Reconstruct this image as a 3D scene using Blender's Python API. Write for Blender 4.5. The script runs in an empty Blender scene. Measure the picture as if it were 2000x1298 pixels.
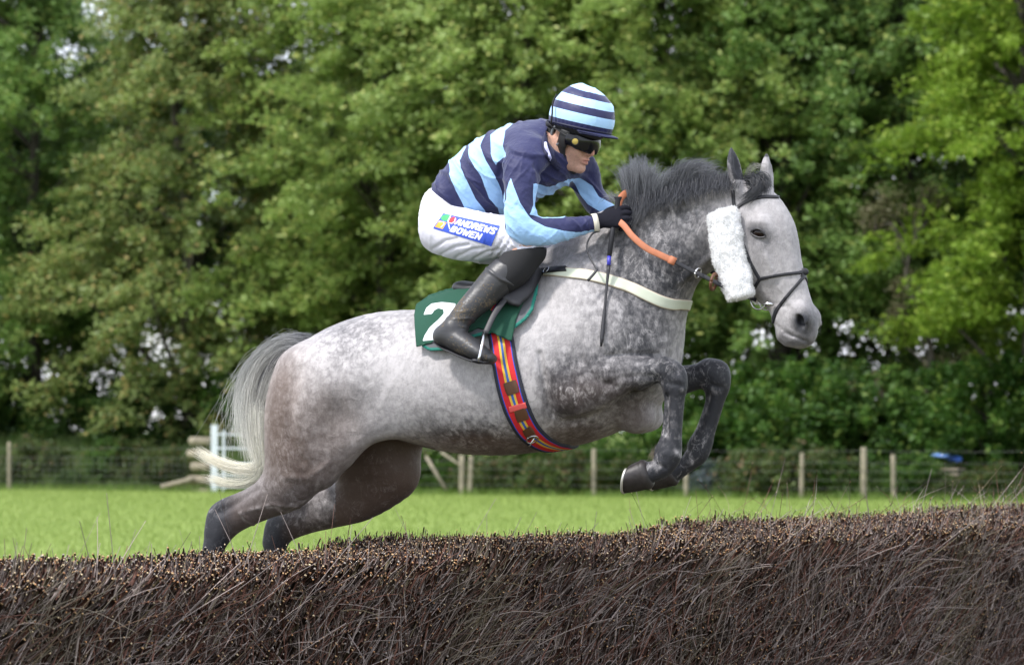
import bpy, bmesh, math, random, numpy as np
from mathutils import Vector, Matrix
from mathutils.bvhtree import BVHTree
R = math.radians
sc = bpy.context.scene
# ---------------------------------------------------------------- camera, sky, sun, exposure
FPX, HY, CZ = 6000.0, 840.0, 1.6          # focal length in photo pixels, horizon row, camera height
cam_d = bpy.data.cameras.new('camera'); cam = bpy.data.objects.new('camera', cam_d)
sc.collection.objects.link(cam); sc.camera = cam
cam.location = (0, 0, CZ); cam.rotation_euler = (R(90), 0, 0)
cam_d.sensor_width = 36; cam_d.lens = 36*FPX/2000; cam_d.shift_y = (HY-649)/2000
cam_d.clip_start = .5; cam_d.clip_end = 3000
cam_d.dof.use_dof = True; cam_d.dof.focus_distance = 11.85; cam_d.dof.aperture_fstop = 4.8
SUN_EL, SUN_AZ = R(54), R(-122)            # azimuth of the sun measured from +Y towards +X
w = bpy.data.worlds.new('World'); sc.world = w; w.use_nodes = True
nt = w.node_tree; bg = nt.nodes['Background']
sky = nt.nodes.new('ShaderNodeTexSky'); sky.sky_type = 'NISHITA'; sky.sun_disc = False
sky.sun_elevation = SUN_EL; sky.sun_rotation = SUN_AZ; sky.air_density = 1.0; sky.dust_density = 1.0; sky.ozone_density = 1
# thin broken cloud mixed into the sky
tc = nt.nodes.new('ShaderNodeTexCoord'); mp = nt.nodes.new('ShaderNodeMapping'); mp.inputs['Scale'].default_value = (1, 1, 3)
nz = nt.nodes.new('ShaderNodeTexNoise'); nz.inputs['Scale'].default_value = 3.0; nz.inputs['Detail'].default_value = 5
cr = nt.nodes.new('ShaderNodeValToRGB'); cr.color_ramp.elements[0].position = .30; cr.color_ramp.elements[1].position = .56
mx = nt.nodes.new('ShaderNodeMix'); mx.data_type = 'RGBA'; mx.inputs['B'].default_value = (7.4, 7.6, 8.3, 1)
nt.links.new(tc.outputs['Generated'], mp.inputs['Vector']); nt.links.new(mp.outputs[0], nz.inputs['Vector'])
nt.links.new(nz.outputs['Fac'], cr.inputs['Fac']); nt.links.new(cr.outputs['Color'], mx.inputs['Factor'])
nt.links.new(sky.outputs['Color'], mx.inputs['A']); nt.links.new(mx.outputs['Result'], bg.inputs['Color'])
bg.inputs['Strength'].default_value = 0.14
sun_d = bpy.data.lights.new('sun', 'SUN'); sun = bpy.data.objects.new('sun', sun_d); sc.collection.objects.link(sun)
sun_d.energy = 2.3; sun_d.angle = R(6); sun_d.color = (1, .965, .925)
sdir = Vector((math.sin(SUN_AZ)*math.cos(SUN_EL), math.cos(SUN_AZ)*math.cos(SUN_EL), math.sin(SUN_EL)))
sun.rotation_euler = sdir.to_track_quat('Z', 'Y').to_euler()
sc.view_settings.view_transform = 'Standard'; sc.view_settings.look = 'None'
sc.view_settings.exposure = 0.85; sc.view_settings.gamma = 1
sc.render.engine = 'CYCLES'; sc.cycles.max_bounces = 6; sc.cycles.transparent_max_bounces = 8

# ---------------------------------------------------------------- helpers: objects and tags
COL = sc.collection
def tag(o, label=None, cat=None, group=None, kind=None):
    if label: o['label'] = label
    if cat: o['category'] = cat
    if group: o['group'] = group
    if kind: o['kind'] = kind
    return o
def empty(name, loc=(0, 0, 0), rz=0):
    o = bpy.data.objects.new(name, None); COL.objects.link(o); o.location = loc; o.rotation_euler = (0, 0, rz); o.empty_display_size = .1
    return o
def meshobj(name, V, F, mat=None, parent=None, smooth=True, attrs=None, cols=None, keep=True):
    """V (n,3) world coordinates, F list of tuples or (m,k) array; attrs name->float per vertex; cols name->(n,3)."""
    V = np.asarray(V, dtype=np.float32)
    me = bpy.data.meshes.new(name)
    if isinstance(F, np.ndarray):
        m, k = F.shape
        me.vertices.add(len(V)); me.vertices.foreach_set('co', V.ravel())
        me.loops.add(m*k); me.loops.foreach_set('vertex_index', F.astype(np.int32).ravel())
        me.polygons.add(m); me.polygons.foreach_set('loop_start', np.arange(0, m*k, k, dtype=np.int32))
        me.polygons.foreach_set('loop_total', np.full(m, k, dtype=np.int32))
        me.update(calc_edges=True)
    else:
        me.from_pydata(V.tolist(), [], F); me.update()
    me.validate(clean_customdata=False)
    if smooth: me.polygons.foreach_set('use_smooth', np.ones(len(me.polygons), dtype=bool))
    for n_, a in (attrs or {}).items():
        at = me.attributes.new(n_, 'FLOAT', 'POINT'); at.data.foreach_set('value', np.asarray(a, dtype=np.float32).ravel())
    for n_, c in (cols or {}).items():
        at = me.attributes.new(n_, 'FLOAT_COLOR', 'POINT')
        c4 = np.ones((len(V), 4), dtype=np.float32); c4[:, :3] = c; at.data.foreach_set('color', c4.ravel())
    o = bpy.data.objects.new(name, me); COL.objects.link(o)
    if mat: me.materials.append(mat)
    if parent is not None:
        o.parent = parent
        o.matrix_parent_inverse = Matrix.Translation(-Vector(parent.location)) if parent.rotation_euler[2] == 0 else (Matrix.Translation(parent.location) @ Matrix.Rotation(parent.rotation_euler[2], 4, 'Z')).inverted()
    return o
# ---------------------------------------------------------------- helpers: photo pixel -> 3-D
CAM = np.array([0, 0, CZ])
def ray(px, py): return np.array([(px-1000)/FPX, 1.0, (HY-py)/FPX])
def at(px, py, D): return CAM + ray(px, py)*D
def topx(V):
    V = np.asarray(V); return 1000+FPX*V[..., 0]/V[..., 1], HY-FPX*(V[..., 2]-CZ)/V[..., 1]
class Plane:
    """upright sagittal plane of a body, its heading turned psi degrees towards the viewer"""
    def __init__(s, psi, px0, D0):
        s.psi = R(psi); s.h = np.array([math.cos(s.psi), -math.sin(s.psi), 0]); s.r = np.array([-math.sin(s.psi), -math.cos(s.psi), 0])
        s.O = ray(px0, HY)*D0
    def __call__(s, px, py, off=0):
        d = ray(px, py); return CAM + d*((off+s.O@s.r)/(d@s.r))
UP = np.array([0, 0, 1.0])
def nrm(v): v = np.asarray(v, float); return v/(np.linalg.norm(v)+1e-12)
# ---------------------------------------------------------------- helpers: signed-distance modelling
def crom(A, sub):
    A = np.asarray(A, float); n = len(A)
    P = np.vstack([2*A[0]-A[1], A, 2*A[-1]-A[-2]]); out = []
    for i in range(n-1):
        p0, p1, p2, p3 = P[i:i+4]
        for j in range(sub):
            t = j/sub
            out.append(.5*((2*p1)+(-p0+p2)*t+(2*p0-5*p1+4*p2-p3)*t*t+(-p0+3*p1-3*p2+p3)*t**3))
    out.append(A[-1]); return np.array(out)
class Grid:
    def __init__(g, lo, hi, h, psi=0.0):
        """box in a frame turned by -psi about Z, so a body heading along that frame fits it snugly"""
        c, s = math.cos(psi), math.sin(psi); g.M = np.array([[c, -s, 0], [s, c, 0], [0, 0, 1]])   # world -> local
        g.lo = np.array(lo, float); g.h = h; g.n = np.ceil((np.array(hi)-g.lo)/h).astype(int)+1
        g.F = np.full(g.n, .25, dtype=np.float32)
    @classmethod
    def around(cls, pts, pad, h, psi=0.0):
        c, s = math.cos(psi), math.sin(psi); M = np.array([[c, -s, 0], [s, c, 0], [0, 0, 1]])
        L = np.array(pts)@M.T; return cls(L.min(0)-pad, L.max(0)+pad, h, psi)
    def sl(g, lo, hi):
        a = np.clip(np.floor((lo-g.lo)/g.h).astype(int), 0, g.n); b = np.clip(np.ceil((hi-g.lo)/g.h).astype(int)+1, 0, g.n)
        return a, b
    def ax(g, a, b):
        return [(g.lo[i]+g.h*np.arange(a[i], b[i], dtype=np.float32)).reshape([-1 if j == i else 1 for j in range(3)]).astype(np.float32) for i in range(3)]
    def merge(g, a, b, T, k, op):
        S = g.F[a[0]:b[0], a[1]:b[1], a[2]:b[2]]
        if op == 'u': hh = np.maximum(k-np.abs(S-T), 0); S[...] = np.minimum(S, T)-hh*hh/(4*k)
        elif op == 's': hh = np.maximum(k-np.abs(S+T), 0); S[...] = np.maximum(S, -T)+hh*hh/(4*k)
        else: S[...] = np.maximum(S, T)
    def chain(g, st, k=.03, sub=4, op='u'):
        """stations: centre, half-height vector u, half-width vector v, egg (narrower towards +u)"""
        A = np.array([np.concatenate([g.M@s[0], g.M@s[1], g.M@s[2], [s[3] if len(s) > 3 else 0]]) for s in st]); D = crom(A, sub)
        C, U, V, E = D[:, :3], D[:, 3:6], D[:, 6:9], D[:, 9]
        ru, rv = np.linalg.norm(U, axis=1), np.linalg.norm(V, axis=1); rm = np.maximum(ru, rv); pad = k+3*g.h
        LO, HI = (C-(rm+pad)[:, None]), (C+(rm+pad)[:, None])
        a0, b0 = g.sl(LO.min(0), HI.max(0)); 
        if np.any(b0-a0 < 2): return
        T = np.full(b0-a0, .25, dtype=np.float32)
        for i in range(len(C)-1):
            a, b = g.sl(np.minimum(LO[i], LO[i+1]), np.maximum(HI[i], HI[i+1]))
            if np.any(b-a < 1): continue
            x, y, z = g.ax(a, b); ab = C[i+1]-C[i]; L2 = ab@ab+1e-12
            qx, qy, qz = x-C[i, 0], y-C[i, 1], z-C[i, 2]
            t = np.clip((qx*ab[0]+qy*ab[1]+qz*ab[2])/L2, 0, 1).astype(np.float32)
            wx, wy, wz = qx-t*ab[0], qy-t*ab[1], qz-t*ab[2]
            uh = nrm(U[i]+U[i+1]); vh = nrm(V[i]+V[i+1]); vh = nrm(vh-uh*(vh@uh)); th = np.cross(uh, vh)
            p = wx*uh[0]+wy*uh[1]+wz*uh[2]; q = wx*vh[0]+wy*vh[1]+wz*vh[2]; e = wx*th[0]+wy*th[1]+wz*th[2]
            RU = ru[i]+(ru[i+1]-ru[i])*t; RV = rv[i]+(rv[i+1]-rv[i])*t; eg = .5*(E[i]+E[i+1])
            if abs(eg) > 1e-3: RV = RV*(1-eg*np.clip(p/RU, -1, 1))
            RE = np.minimum(RU, RV)
            k0 = np.sqrt((p/RU)**2+(q/RV)**2+(e/RE)**2)+1e-6; k1 = np.sqrt((p/RU**2)**2+(q/RV**2)**2+(e/RE**2)**2)+1e-6
            d = (k0*(k0-1)/k1).astype(np.float32)
            s0 = a-a0; s1 = b-a0; S = T[s0[0]:s1[0], s0[1]:s1[1], s0[2]:s1[2]]; np.minimum(S, d, out=S)
        g.merge(a0, b0, T, k, op)
    def ball(g, c, u, v, w_, k=.03, op='u'):
        """ellipsoid with half-axis vectors u, v, w_"""
        c = g.M@np.asarray(c, float); ax = [g.M@np.asarray(q, float) for q in (u, v, w_)]; rm = max(np.linalg.norm(q) for q in ax)+k+3*g.h
        a, b = g.sl(c-rm, c+rm)
        if np.any(b-a < 1): return
        x, y, z = g.ax(a, b); k0 = 0; k1 = 0
        for q in ax:
            l = np.linalg.norm(q); qh = q/l; p = ((x-c[0])*qh[0]+(y-c[1])*qh[1]+(z-c[2])*qh[2])/l; k0 = k0+p*p; k1 = k1+(p/l)**2
        k0 = np.sqrt(k0)+1e-6; k1 = np.sqrt(k1)+1e-6; g.merge(a, b, (k0*(k0-1)/k1).astype(np.float32), k, op)
    def cut(g, c, n):
        """remove everything on the +n side of the plane through c"""
        c = g.M@np.asarray(c, float); n = g.M@nrm(n); x, y, z = g.ax(np.zeros(3, int), g.n)
        np.maximum(g.F, ((x-c[0])*n[0]+(y-c[1])*n[1]+(z-c[2])*n[2]).astype(np.float32), out=g.F)
    def mesh(g, relax=1):
        F = g.F; S = F < 0; nx, ny, nz_ = F.shape
        cnt = np.zeros((nx-1, ny-1, nz_-1), dtype=np.int8)
        offs = [(i, j, k) for i in (0, 1) for j in (0, 1) for k in (0, 1)]
        for i, j, k in offs: cnt += S[i:nx-1+i, j:ny-1+j, k:nz_-1+k]
        idx = np.argwhere((cnt > 0) & (cnt < 8)); 
        val = np.stack([F[idx[:, 0]+i, idx[:, 1]+j, idx[:, 2]+k] for i, j, k in offs], 1); acc = np.zeros((len(idx), 3)); num = np.zeros(len(idx))
        for p in range(8):
            for q in range(p+1, 8):
                dlt = np.array(offs[q])-np.array(offs[p])
                if np.abs(dlt).sum() != 1: continue
                m = (val[:, p] < 0) != (val[:, q] < 0); t = val[m, p]/(val[m, p]-val[m, q])
                acc[m] += np.array(offs[p])+t[:, None]*dlt; num[m] += 1
        V = (idx+acc/num[:, None])*g.h+g.lo
        ID = np.full(cnt.shape, -1, dtype=np.int32); ID[idx[:, 0], idx[:, 1], idx[:, 2]] = np.arange(len(idx)); faces = []
        for a in range(3):
            s0 = [slice(None)]*3; s1 = [slice(None)]*3; s0[a] = slice(0, -1); s1[a] = slice(1, None)
            A, B = S[tuple(s0)], S[tuple(s1)]; e = np.argwhere(A != B)
            b_, c_ = (a+1) % 3, (a+2) % 3
            e = e[(e[:, b_] > 0) & (e[:, c_] > 0) & (e[:, b_] < F.shape[b_]-1) & (e[:, c_] < F.shape[c_]-1)]
            if not len(e): continue
            ins = A[e[:, 0], e[:, 1], e[:, 2]]; quad = []
            for db, dc in ((-1, -1), (0, -1), (0, 0), (-1, 0)):
                t = e.copy(); t[:, b_] += db; t[:, c_] += dc; quad.append(ID[t[:, 0], t[:, 1], t[:, 2]])
            q = np.stack(quad, 1); q[~ins] = q[~ins][:, ::-1]; faces.append(q)
        Fq = np.vstack(faces)
        for _ in range(relax): V = relaxv(V, Fq, .5)
        return V@g.M, Fq
def relaxv(V, Fq, f=.5):
    n = len(V); acc = np.zeros((n, 3)); num = np.zeros(n)
    for i in range(4):
        a, b = Fq[:, i], Fq[:, (i+1) % 4]
        for c in range(3): acc[:, c] += np.bincount(a, V[b, c], n)+np.bincount(b, V[a, c], n)
        num += np.bincount(a, minlength=n)+np.bincount(b, minlength=n)
    return V+f*(acc/np.maximum(num, 1)[:, None]-V)
def vnormals(V, Fq):
    a = V[Fq[:, 2]]-V[Fq[:, 0]]; b = V[Fq[:, 3]]-V[Fq[:, 1]]; nf = np.cross(a, b); N = np.zeros_like(V)
    for i in range(4):
        for c in range(3): N[:, c] += np.bincount(Fq[:, i], nf[:, c], len(V))
    return N/(np.linalg.norm(N, axis=1)[:, None]+1e-12)
def keep_largest(V, Fq):
    n = len(V); lab = np.arange(n)
    for _ in range(200):
        m = lab[Fq].min(1); new = lab.copy()
        for i in range(4): np.minimum.at(new, Fq[:, i], m)
        new = new[new]; new = new[new]
        if np.array_equal(new, lab): break
        lab = new
    u, c = np.unique(lab, return_counts=True); k = u[c.argmax()]; ok = lab == k; mp_ = np.cumsum(ok)-1
    return V[ok], mp_[Fq[ok[Fq[:, 0]]]]
def limb(pl, pts, hint=None):
    """stations along a limb from (px, py, half-width px, lateral half-width m, lateral offset m)"""
    C = np.array([pl(p[0], p[1], p[4]) for p in pts]); out = []
    for i, p in enumerate(pts):
        t = nrm(C[min(i+1, len(C)-1)]-C[max(i-1, 0)]); v = nrm(pl.r-t*(pl.r@t)); u = np.cross(v, t); s = C[i][1]/FPX
        out.append((C[i], u*p[2]*s, v*p[3], 0))
    return out
def tb(pl, pts):
    """stations from (top px, py, bottom px, py, half width m, egg, offset m)"""
    out = []
    for p in pts:
        off = p[6] if len(p) > 6 else 0; a = pl(p[0], p[1], off); b = pl(p[2], p[3], off); out.append(((a+b)/2, (a-b)/2, pl.r*p[4], p[5]))
    return out
def blob(px, py, cx, cy, rx, ry, ang=0):
    c, s = math.cos(R(ang)), math.sin(R(ang)); x, y = px-cx, py-cy
    return np.exp(-(((x*c+y*s)/rx)**2+((-x*s+y*c)/ry)**2))
def segd(px, py, pts):
    d = np.full(np.shape(px), 1e9)
    for (x0, y0), (x1, y1) in zip(pts[:-1], pts[1:]):
        L = (x1-x0)**2+(y1-y0)**2+1e-9; t = np.clip(((px-x0)*(x1-x0)+(py-y0)*(y1-y0))/L, 0, 1); d = np.minimum(d, np.hypot(px-x0-t*(x1-x0), py-y0-t*(y1-y0)))
    return d
def polysd(px, py, poly):
    """signed distance to a polygon, negative inside"""
    d = segd(px, py, list(poly)+[poly[0]]); ins = np.zeros(np.shape(px), bool)
    for (x0, y0), (x1, y1) in zip(poly, list(poly[1:])+[poly[0]]):
        c = (y0 > py) != (y1 > py); xi = x0+(py-y0)*(x1-x0)/((y1-y0) if y1 != y0 else 1e-9); ins ^= c & (px < xi)
    return np.where(ins, -d, d)
def wobble(V, seed, freq, n=6):
    r = np.random.RandomState(seed); o = np.zeros(len(V))
    for _ in range(n):
        d = r.normal(size=3); d /= np.linalg.norm(d); o += np.sin((V@d)*freq*r.uniform(.6, 1.6)+r.uniform(0, 6.28))
    return o/n
def tube(path, rad, n=8, caps=True, flat=1.0, side=None):
    """tube mesh along a path; rad scalar or list; flat<1 squashes it along the normal to 'side'"""
    P = np.asarray(path, float); m = len(P); rad = np.broadcast_to(rad, m); V = []; F = []
    T = np.gradient(P, axis=0); T /= np.linalg.norm(T, axis=1)[:, None]+1e-12
    u = np.cross(T[0], side if side is not None else (UP if abs(T[0][2]) < .9 else np.array([1., 0, 0]))); u = nrm(u)
    for i in range(m):
        if side is not None: u = nrm(np.cross(T[i], side))
        else: u = nrm(u-T[i]*(u@T[i]))
        v = np.cross(T[i], u)
        for j in range(n):
            a = 2*math.pi*j/n; V.append(P[i]+rad[i]*(math.cos(a)*u+math.sin(a)*flat*v))
    for i in range(m-1):
        for j in range(n): F.append((i*n+j, i*n+(j+1) % n, (i+1)*n+(j+1) % n, (i+1)*n+j))
    if caps: F.append(tuple(range(n))[::-1]); F.append(tuple(range((m-1)*n, m*n)))
    return V, F
def join(parts):
    V = []; F = []
    for v, f in parts:
        b = len(V); V += [tuple(x) for x in v]; F += [tuple(i+b for i in q) for q in f]
    return V, F
# ---------------------------------------------------------------- helpers: materials
def mat(name, col=(.5, .5, .5), rough=.6, metal=0, bump=None, var=None, spec=.5, sheen=0, coat=0, sub=0):
    """bump=(scale, strength, distance[, detail]); var=(scale, amount)"""
    m = bpy.data.materials.new(name); m.use_nodes = True; t = m.node_tree; b = t.nodes['Principled BSDF']
    b.inputs['Base Color'].default_value = (*col, 1); b.inputs['Roughness'].default_value = rough; b.inputs['Metallic'].default_value = metal
    b.inputs['Specular IOR Level'].default_value = spec; b.inputs['Sheen Weight'].default_value = sheen; b.inputs['Coat Weight'].default_value = coat
    if sub: b.inputs['Subsurface Weight'].default_value = sub; b.inputs['Subsurface Radius'].default_value = (.01, .004, .002); b.inputs['Subsurface Scale'].default_value = 1
    g = t.nodes.new('ShaderNodeNewGeometry')
    if var:
        n = t.nodes.new('ShaderNodeTexNoise'); n.inputs['Scale'].default_value = var[0]; n.inputs['Detail'].default_value = 6
        t.links.new(g.outputs['Position'], n.inputs['Vector'])
        mr = t.nodes.new('ShaderNodeMapRange'); mr.inputs['From Min'].default_value = .3; mr.inputs['From Max'].default_value = .7
        mr.inputs['To Min'].default_value = 1-var[1]; mr.inputs['To Max'].default_value = 1+var[1]; t.links.new(n.outputs['Fac'], mr.inputs['Value'])
        vm = t.nodes.new('ShaderNodeVectorMath'); vm.operation = 'SCALE'; vm.inputs[0].default_value = col; t.links.new(mr.outputs[0], vm.inputs['Scale'])
        t.links.new(vm.outputs[0], b.inputs['Base Color'])
    if bump:
        n = t.nodes.new('ShaderNodeTexNoise'); n.inputs['Scale'].default_value = bump[0]; n.inputs['Detail'].default_value = bump[3] if len(bump) > 3 else 4
        t.links.new(g.outputs['Position'], n.inputs['Vector'])
        bp = t.nodes.new('ShaderNodeBump'); bp.inputs['Strength'].default_value = bump[1]; bp.inputs['Distance'].default_value = bump[2]
        t.links.new(n.outputs['Fac'], bp.inputs['Height']); t.links.new(bp.outputs[0], b.inputs['Normal'])
    return m
def attr_mat(name, attr='col', rough=.7, bump=None, var=None, spec=.4, sheen=0, trans=0):
    """material whose base colour comes from a per-vertex colour of the thing itself"""
    m = mat(name, rough=rough, bump=bump, spec=spec, sheen=sheen); t = m.node_tree; b = t.nodes['Principled BSDF']
    a = t.nodes.new('ShaderNodeAttribute'); a.attribute_name = attr; src = a.outputs['Color']
    if var:
        g = t.nodes.new('ShaderNodeNewGeometry'); n = t.nodes.new('ShaderNodeTexNoise'); n.inputs['Scale'].default_value = var[0]; n.inputs['Detail'].default_value = 5
        t.links.new(g.outputs['Position'], n.inputs['Vector']); mr = t.nodes.new('ShaderNodeMapRange')
        mr.inputs['From Min'].default_value = .3; mr.inputs['From Max'].default_value = .7; mr.inputs['To Min'].default_value = 1-var[1]; mr.inputs['To Max'].default_value = 1+var[1]
        t.links.new(n.outputs['Fac'], mr.inputs['Value']); vm = t.nodes.new('ShaderNodeVectorMath'); vm.operation = 'SCALE'
        t.links.new(src, vm.inputs[0]); t.links.new(mr.outputs[0], vm.inputs['Scale']); src = vm.outputs[0]
    t.links.new(src, b.inputs['Base Color'])
    if trans:
        out = t.nodes['Material Output']; tr = t.nodes.new('ShaderNodeBsdfTranslucent'); ms = t.nodes.new('ShaderNodeMixShader'); ms.inputs[0].default_value = trans
        t.links.new(src, tr.inputs['Color']); t.links.new(b.outputs[0], ms.inputs[1]); t.links.new(tr.outputs[0], ms.inputs[2]); t.links.new(ms.outputs[0], out.inputs['Surface'])
    return m
# ================================================================ SETTING
rs = np.random.RandomState(1)
def ramp_mat(name, stops, scale, detail=6, rough=.9, bump=None, mapping=(1, 1, 1), extra=None):
    m = mat(name, rough=rough, bump=bump, spec=.2); t = m.node_tree; b = t.nodes['Principled BSDF']
    g = t.nodes.new('ShaderNodeNewGeometry'); mp_ = t.nodes.new('ShaderNodeMapping'); mp_.inputs['Scale'].default_value = mapping; t.links.new(g.outputs['Position'], mp_.inputs['Vector'])
    n = t.nodes.new('ShaderNodeTexNoise'); n.inputs['Scale'].default_value = scale; n.inputs['Detail'].default_value = detail; n.inputs['Roughness'].default_value = .65; t.links.new(mp_.outputs[0], n.inputs['Vector'])
    r = t.nodes.new('ShaderNodeValToRGB'); t.links.new(n.outputs['Fac'], r.inputs['Fac']); e = r.color_ramp.elements
    while len(e) < len(stops): e.new(.5)
    for q, (p, c) in zip(e, stops): q.position = p; q.color = (*c, 1)
    t.links.new(r.outputs['Color'], b.inputs['Base Color']); return m
M_grass = ramp_mat('turf', [(.30, (.165, .235, .050)), (.5, (.205, .28, .064)), (.7, (.25, .315, .09))], .9, 8, mapping=(.5, 1, 1), bump=(9, .6, .05, 6))
V = [(x, y, 0) for y in (-60, 0, 20, 60, 120, 400, 2400) for x in (-2000, -200, -40, 0, 40, 200, 2000)]
F = [(j*7+i, j*7+i+1, (j+1)*7+i+1, (j+1)*7+i) for j in range(6) for i in range(6)]
tag(meshobj('ground', V, F, M_grass), 'bright green turf of the racecourse field', 'ground', kind='structure')
M_bounce_cut = ramp_mat('bounce_cut_ground', [(.3, (.075, .065, .042)), (.5, (.105, .095, .060)), (.7, (.12, .13, .055))], 2.5, 8, bump=(20, .8, .04, 6))  # dull brown patch added out of view, keeps green bounce light off the horse
tag(meshobj('path', [(x, y, .004) for y in (-6, 6, 20, 31) for x in (-26, -8, 8, 26)], [(j*4+i, j*4+i+1, (j+1)*4+i+1, (j+1)*4+i) for j in range(3) for i in range(3)], M_bounce_cut), 'unseen brown ground patch added round the brush fence to cut green bounce light', 'added ground patch', kind='structure')
# fence line of the field: far left is farther off than far right
FA, FB = np.array([-13.9, 83.5]), np.array([11.5, 69.0])
def fl(px, back=0):
    d = ray(px, HY)[:2]; n = nrm(np.array([FB[1]-FA[1], -(FB[0]-FA[0])])); n = n if n[1] > 0 else -n
    A = FA+n*back; s = (A@n)/(d@n); return np.array([d[0]*s, d[1]*s, 0.0])
# grass blades, rougher tufts towards the fence
def blades(n, fx_, h0, h1, col0, col1, hw):
    P = fx_(n); h = rs.uniform(h0, h1, n); a = rs.uniform(0, 6.28, n); lean = rs.normal(size=(n, 2))*.35*h[:, None]
    sd = np.stack([np.cos(a), np.sin(a), 0*a], 1)*hw; top = P+np.concatenate([lean, h[:, None]], 1); mid = P+np.concatenate([lean*.35, h[:, None]*.55], 1)
    V = np.stack([P-sd, P+sd, mid+sd*.8, mid-sd*.8, top+sd*.1, top-sd*.1], 1).reshape(-1, 3); i = np.arange(n)[:, None]*6
    F = np.concatenate([i+np.array([[0, 1, 2, 3]]), i+np.array([[3, 2, 4, 5]])]); f = rs.uniform(0, 1, n)[:, None]; c = np.array(col0)*(1-f)+np.array(col1)*f
    return V, F, np.repeat(c*rs.uniform(.88, 1.12, n)[:, None], 6, 0)
def fieldpts(n):
    D = rs.uniform(36, 84, n); x = rs.uniform(-.19, .19, n)*D; return np.stack([x, D, 0*D], 1)
def edgepts(n):
    px = rs.uniform(-200, 2200, n); b = rs.normal(.2, .6, n); return np.array([fl(p, q) for p, q in zip(px, b)])
def bankpts(n):
    px = rs.uniform(-200, 2200, n); b = rs.uniform(.5, 6, n); P = np.array([fl(p, q) for p, q in zip(px, b)]); P[:, 2] = bank_h(b, px); return P
def bank_h(b, px): return np.clip((b-.8)/4.5, 0, 1)**.8*np.where(px < 900, 1.15, .25)
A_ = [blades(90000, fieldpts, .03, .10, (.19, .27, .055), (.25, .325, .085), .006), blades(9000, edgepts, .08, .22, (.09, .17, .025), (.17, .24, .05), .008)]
VV = []; FF = []; CC = []; b0 = 0
for v, f, c in A_: VV.append(v); FF.append(f+b0); CC.append(c); b0 += len(v)
M_blade = attr_mat('grass_blades', rough=.6, trans=.35)
tag(meshobj('grass', np.vstack(VV), np.vstack(FF), M_blade, cols={'col': np.vstack(CC)}, smooth=False), 'fine green grass blades growing over the field', 'grass', kind='stuff')
# rough bank behind the fence
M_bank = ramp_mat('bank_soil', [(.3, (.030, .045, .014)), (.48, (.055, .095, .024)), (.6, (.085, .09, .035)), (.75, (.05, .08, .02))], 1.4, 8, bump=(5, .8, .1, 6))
pxs = np.linspace(-700, 2700, 90); bs = np.linspace(.3, 30, 24)
V = []
for p in pxs:
    for b in bs: q = fl(p, b); q[2] = bank_h(b, p)+.12*math.sin(p*.02+b)*min(1, b/3)-.03; V.append(q)
F = [(i*24+j, (i+1)*24+j, (i+1)*24+j+1, i*24+j+1) for i in range(89) for j in range(23)]
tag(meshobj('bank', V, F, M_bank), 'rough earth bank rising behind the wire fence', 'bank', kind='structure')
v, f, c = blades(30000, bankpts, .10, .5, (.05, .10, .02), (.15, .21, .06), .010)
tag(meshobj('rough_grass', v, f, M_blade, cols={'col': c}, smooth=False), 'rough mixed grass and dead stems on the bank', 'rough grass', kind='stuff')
# ---------------------------------------------------------------- trees
M_bark = mat('bark', (.05, .043, .034), .9, bump=(14, .8, .03, 6), var=(3, .4))
M_leafs = {}
def leaf_mat(nm, c0, c1, c2):
    m = attr_mat(nm, rough=.5, trans=.42, spec=.35); return m
def leafcloud(cents, per, sz, cols, seed, flat=.45):
    """leaves around spray centres: cents (n,4) x,y,z,radius"""
    r = np.random.RandomState(seed); n = len(cents)*per; c = np.repeat(cents, per, 0)
    u = r.normal(size=(n, 3)); u /= np.linalg.norm(u, axis=1)[:, None]; u *= (r.uniform(0, 1, n)**.45)[:, None]; rad = c[:, 3:4]
    og = c[:, :2]/(np.linalg.norm(c[:, :2], axis=1)[:, None]+.3); al = u[:, 0]*rad[:, 0]*1.55; ac = u[:, 1]*rad[:, 0]*.72     # sprays reach outwards and droop at the tip
    P = c[:, :3]+np.stack([og[:, 0]*al-og[:, 1]*ac, og[:, 1]*al+og[:, 0]*ac, u[:, 2]*rad[:, 0]*flat], 1); P[:, 2] -= .30*np.clip(u[:, 0]+.3, 0, 2)**2*rad[:, 0]*(flat < .7)
    s = sz*r.uniform(.6, 1.3, n); nrmv = r.normal(size=(n, 3))*.55+np.array([0, -.25, .9]); nrmv /= np.linalg.norm(nrmv, axis=1)[:, None]
    a = np.cross(nrmv, r.normal(size=(n, 3))); a /= np.linalg.norm(a, axis=1)[:, None]; b = np.cross(nrmv, a)
    V = np.stack([P-a*s[:, None], P-b*s[:, None]*.55, P+a*s[:, None], P+b*s[:, None]*.55], 1).reshape(-1, 3)
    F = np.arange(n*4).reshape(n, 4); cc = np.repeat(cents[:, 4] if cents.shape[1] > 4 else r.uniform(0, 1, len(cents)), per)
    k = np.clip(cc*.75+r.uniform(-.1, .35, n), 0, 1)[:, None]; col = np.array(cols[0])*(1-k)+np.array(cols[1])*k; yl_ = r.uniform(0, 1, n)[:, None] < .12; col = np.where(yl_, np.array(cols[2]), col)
    return V, F, np.repeat(col, 4, 0)
M_leaf = leaf_mat('leaves', 0, 0, 0)
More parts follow.
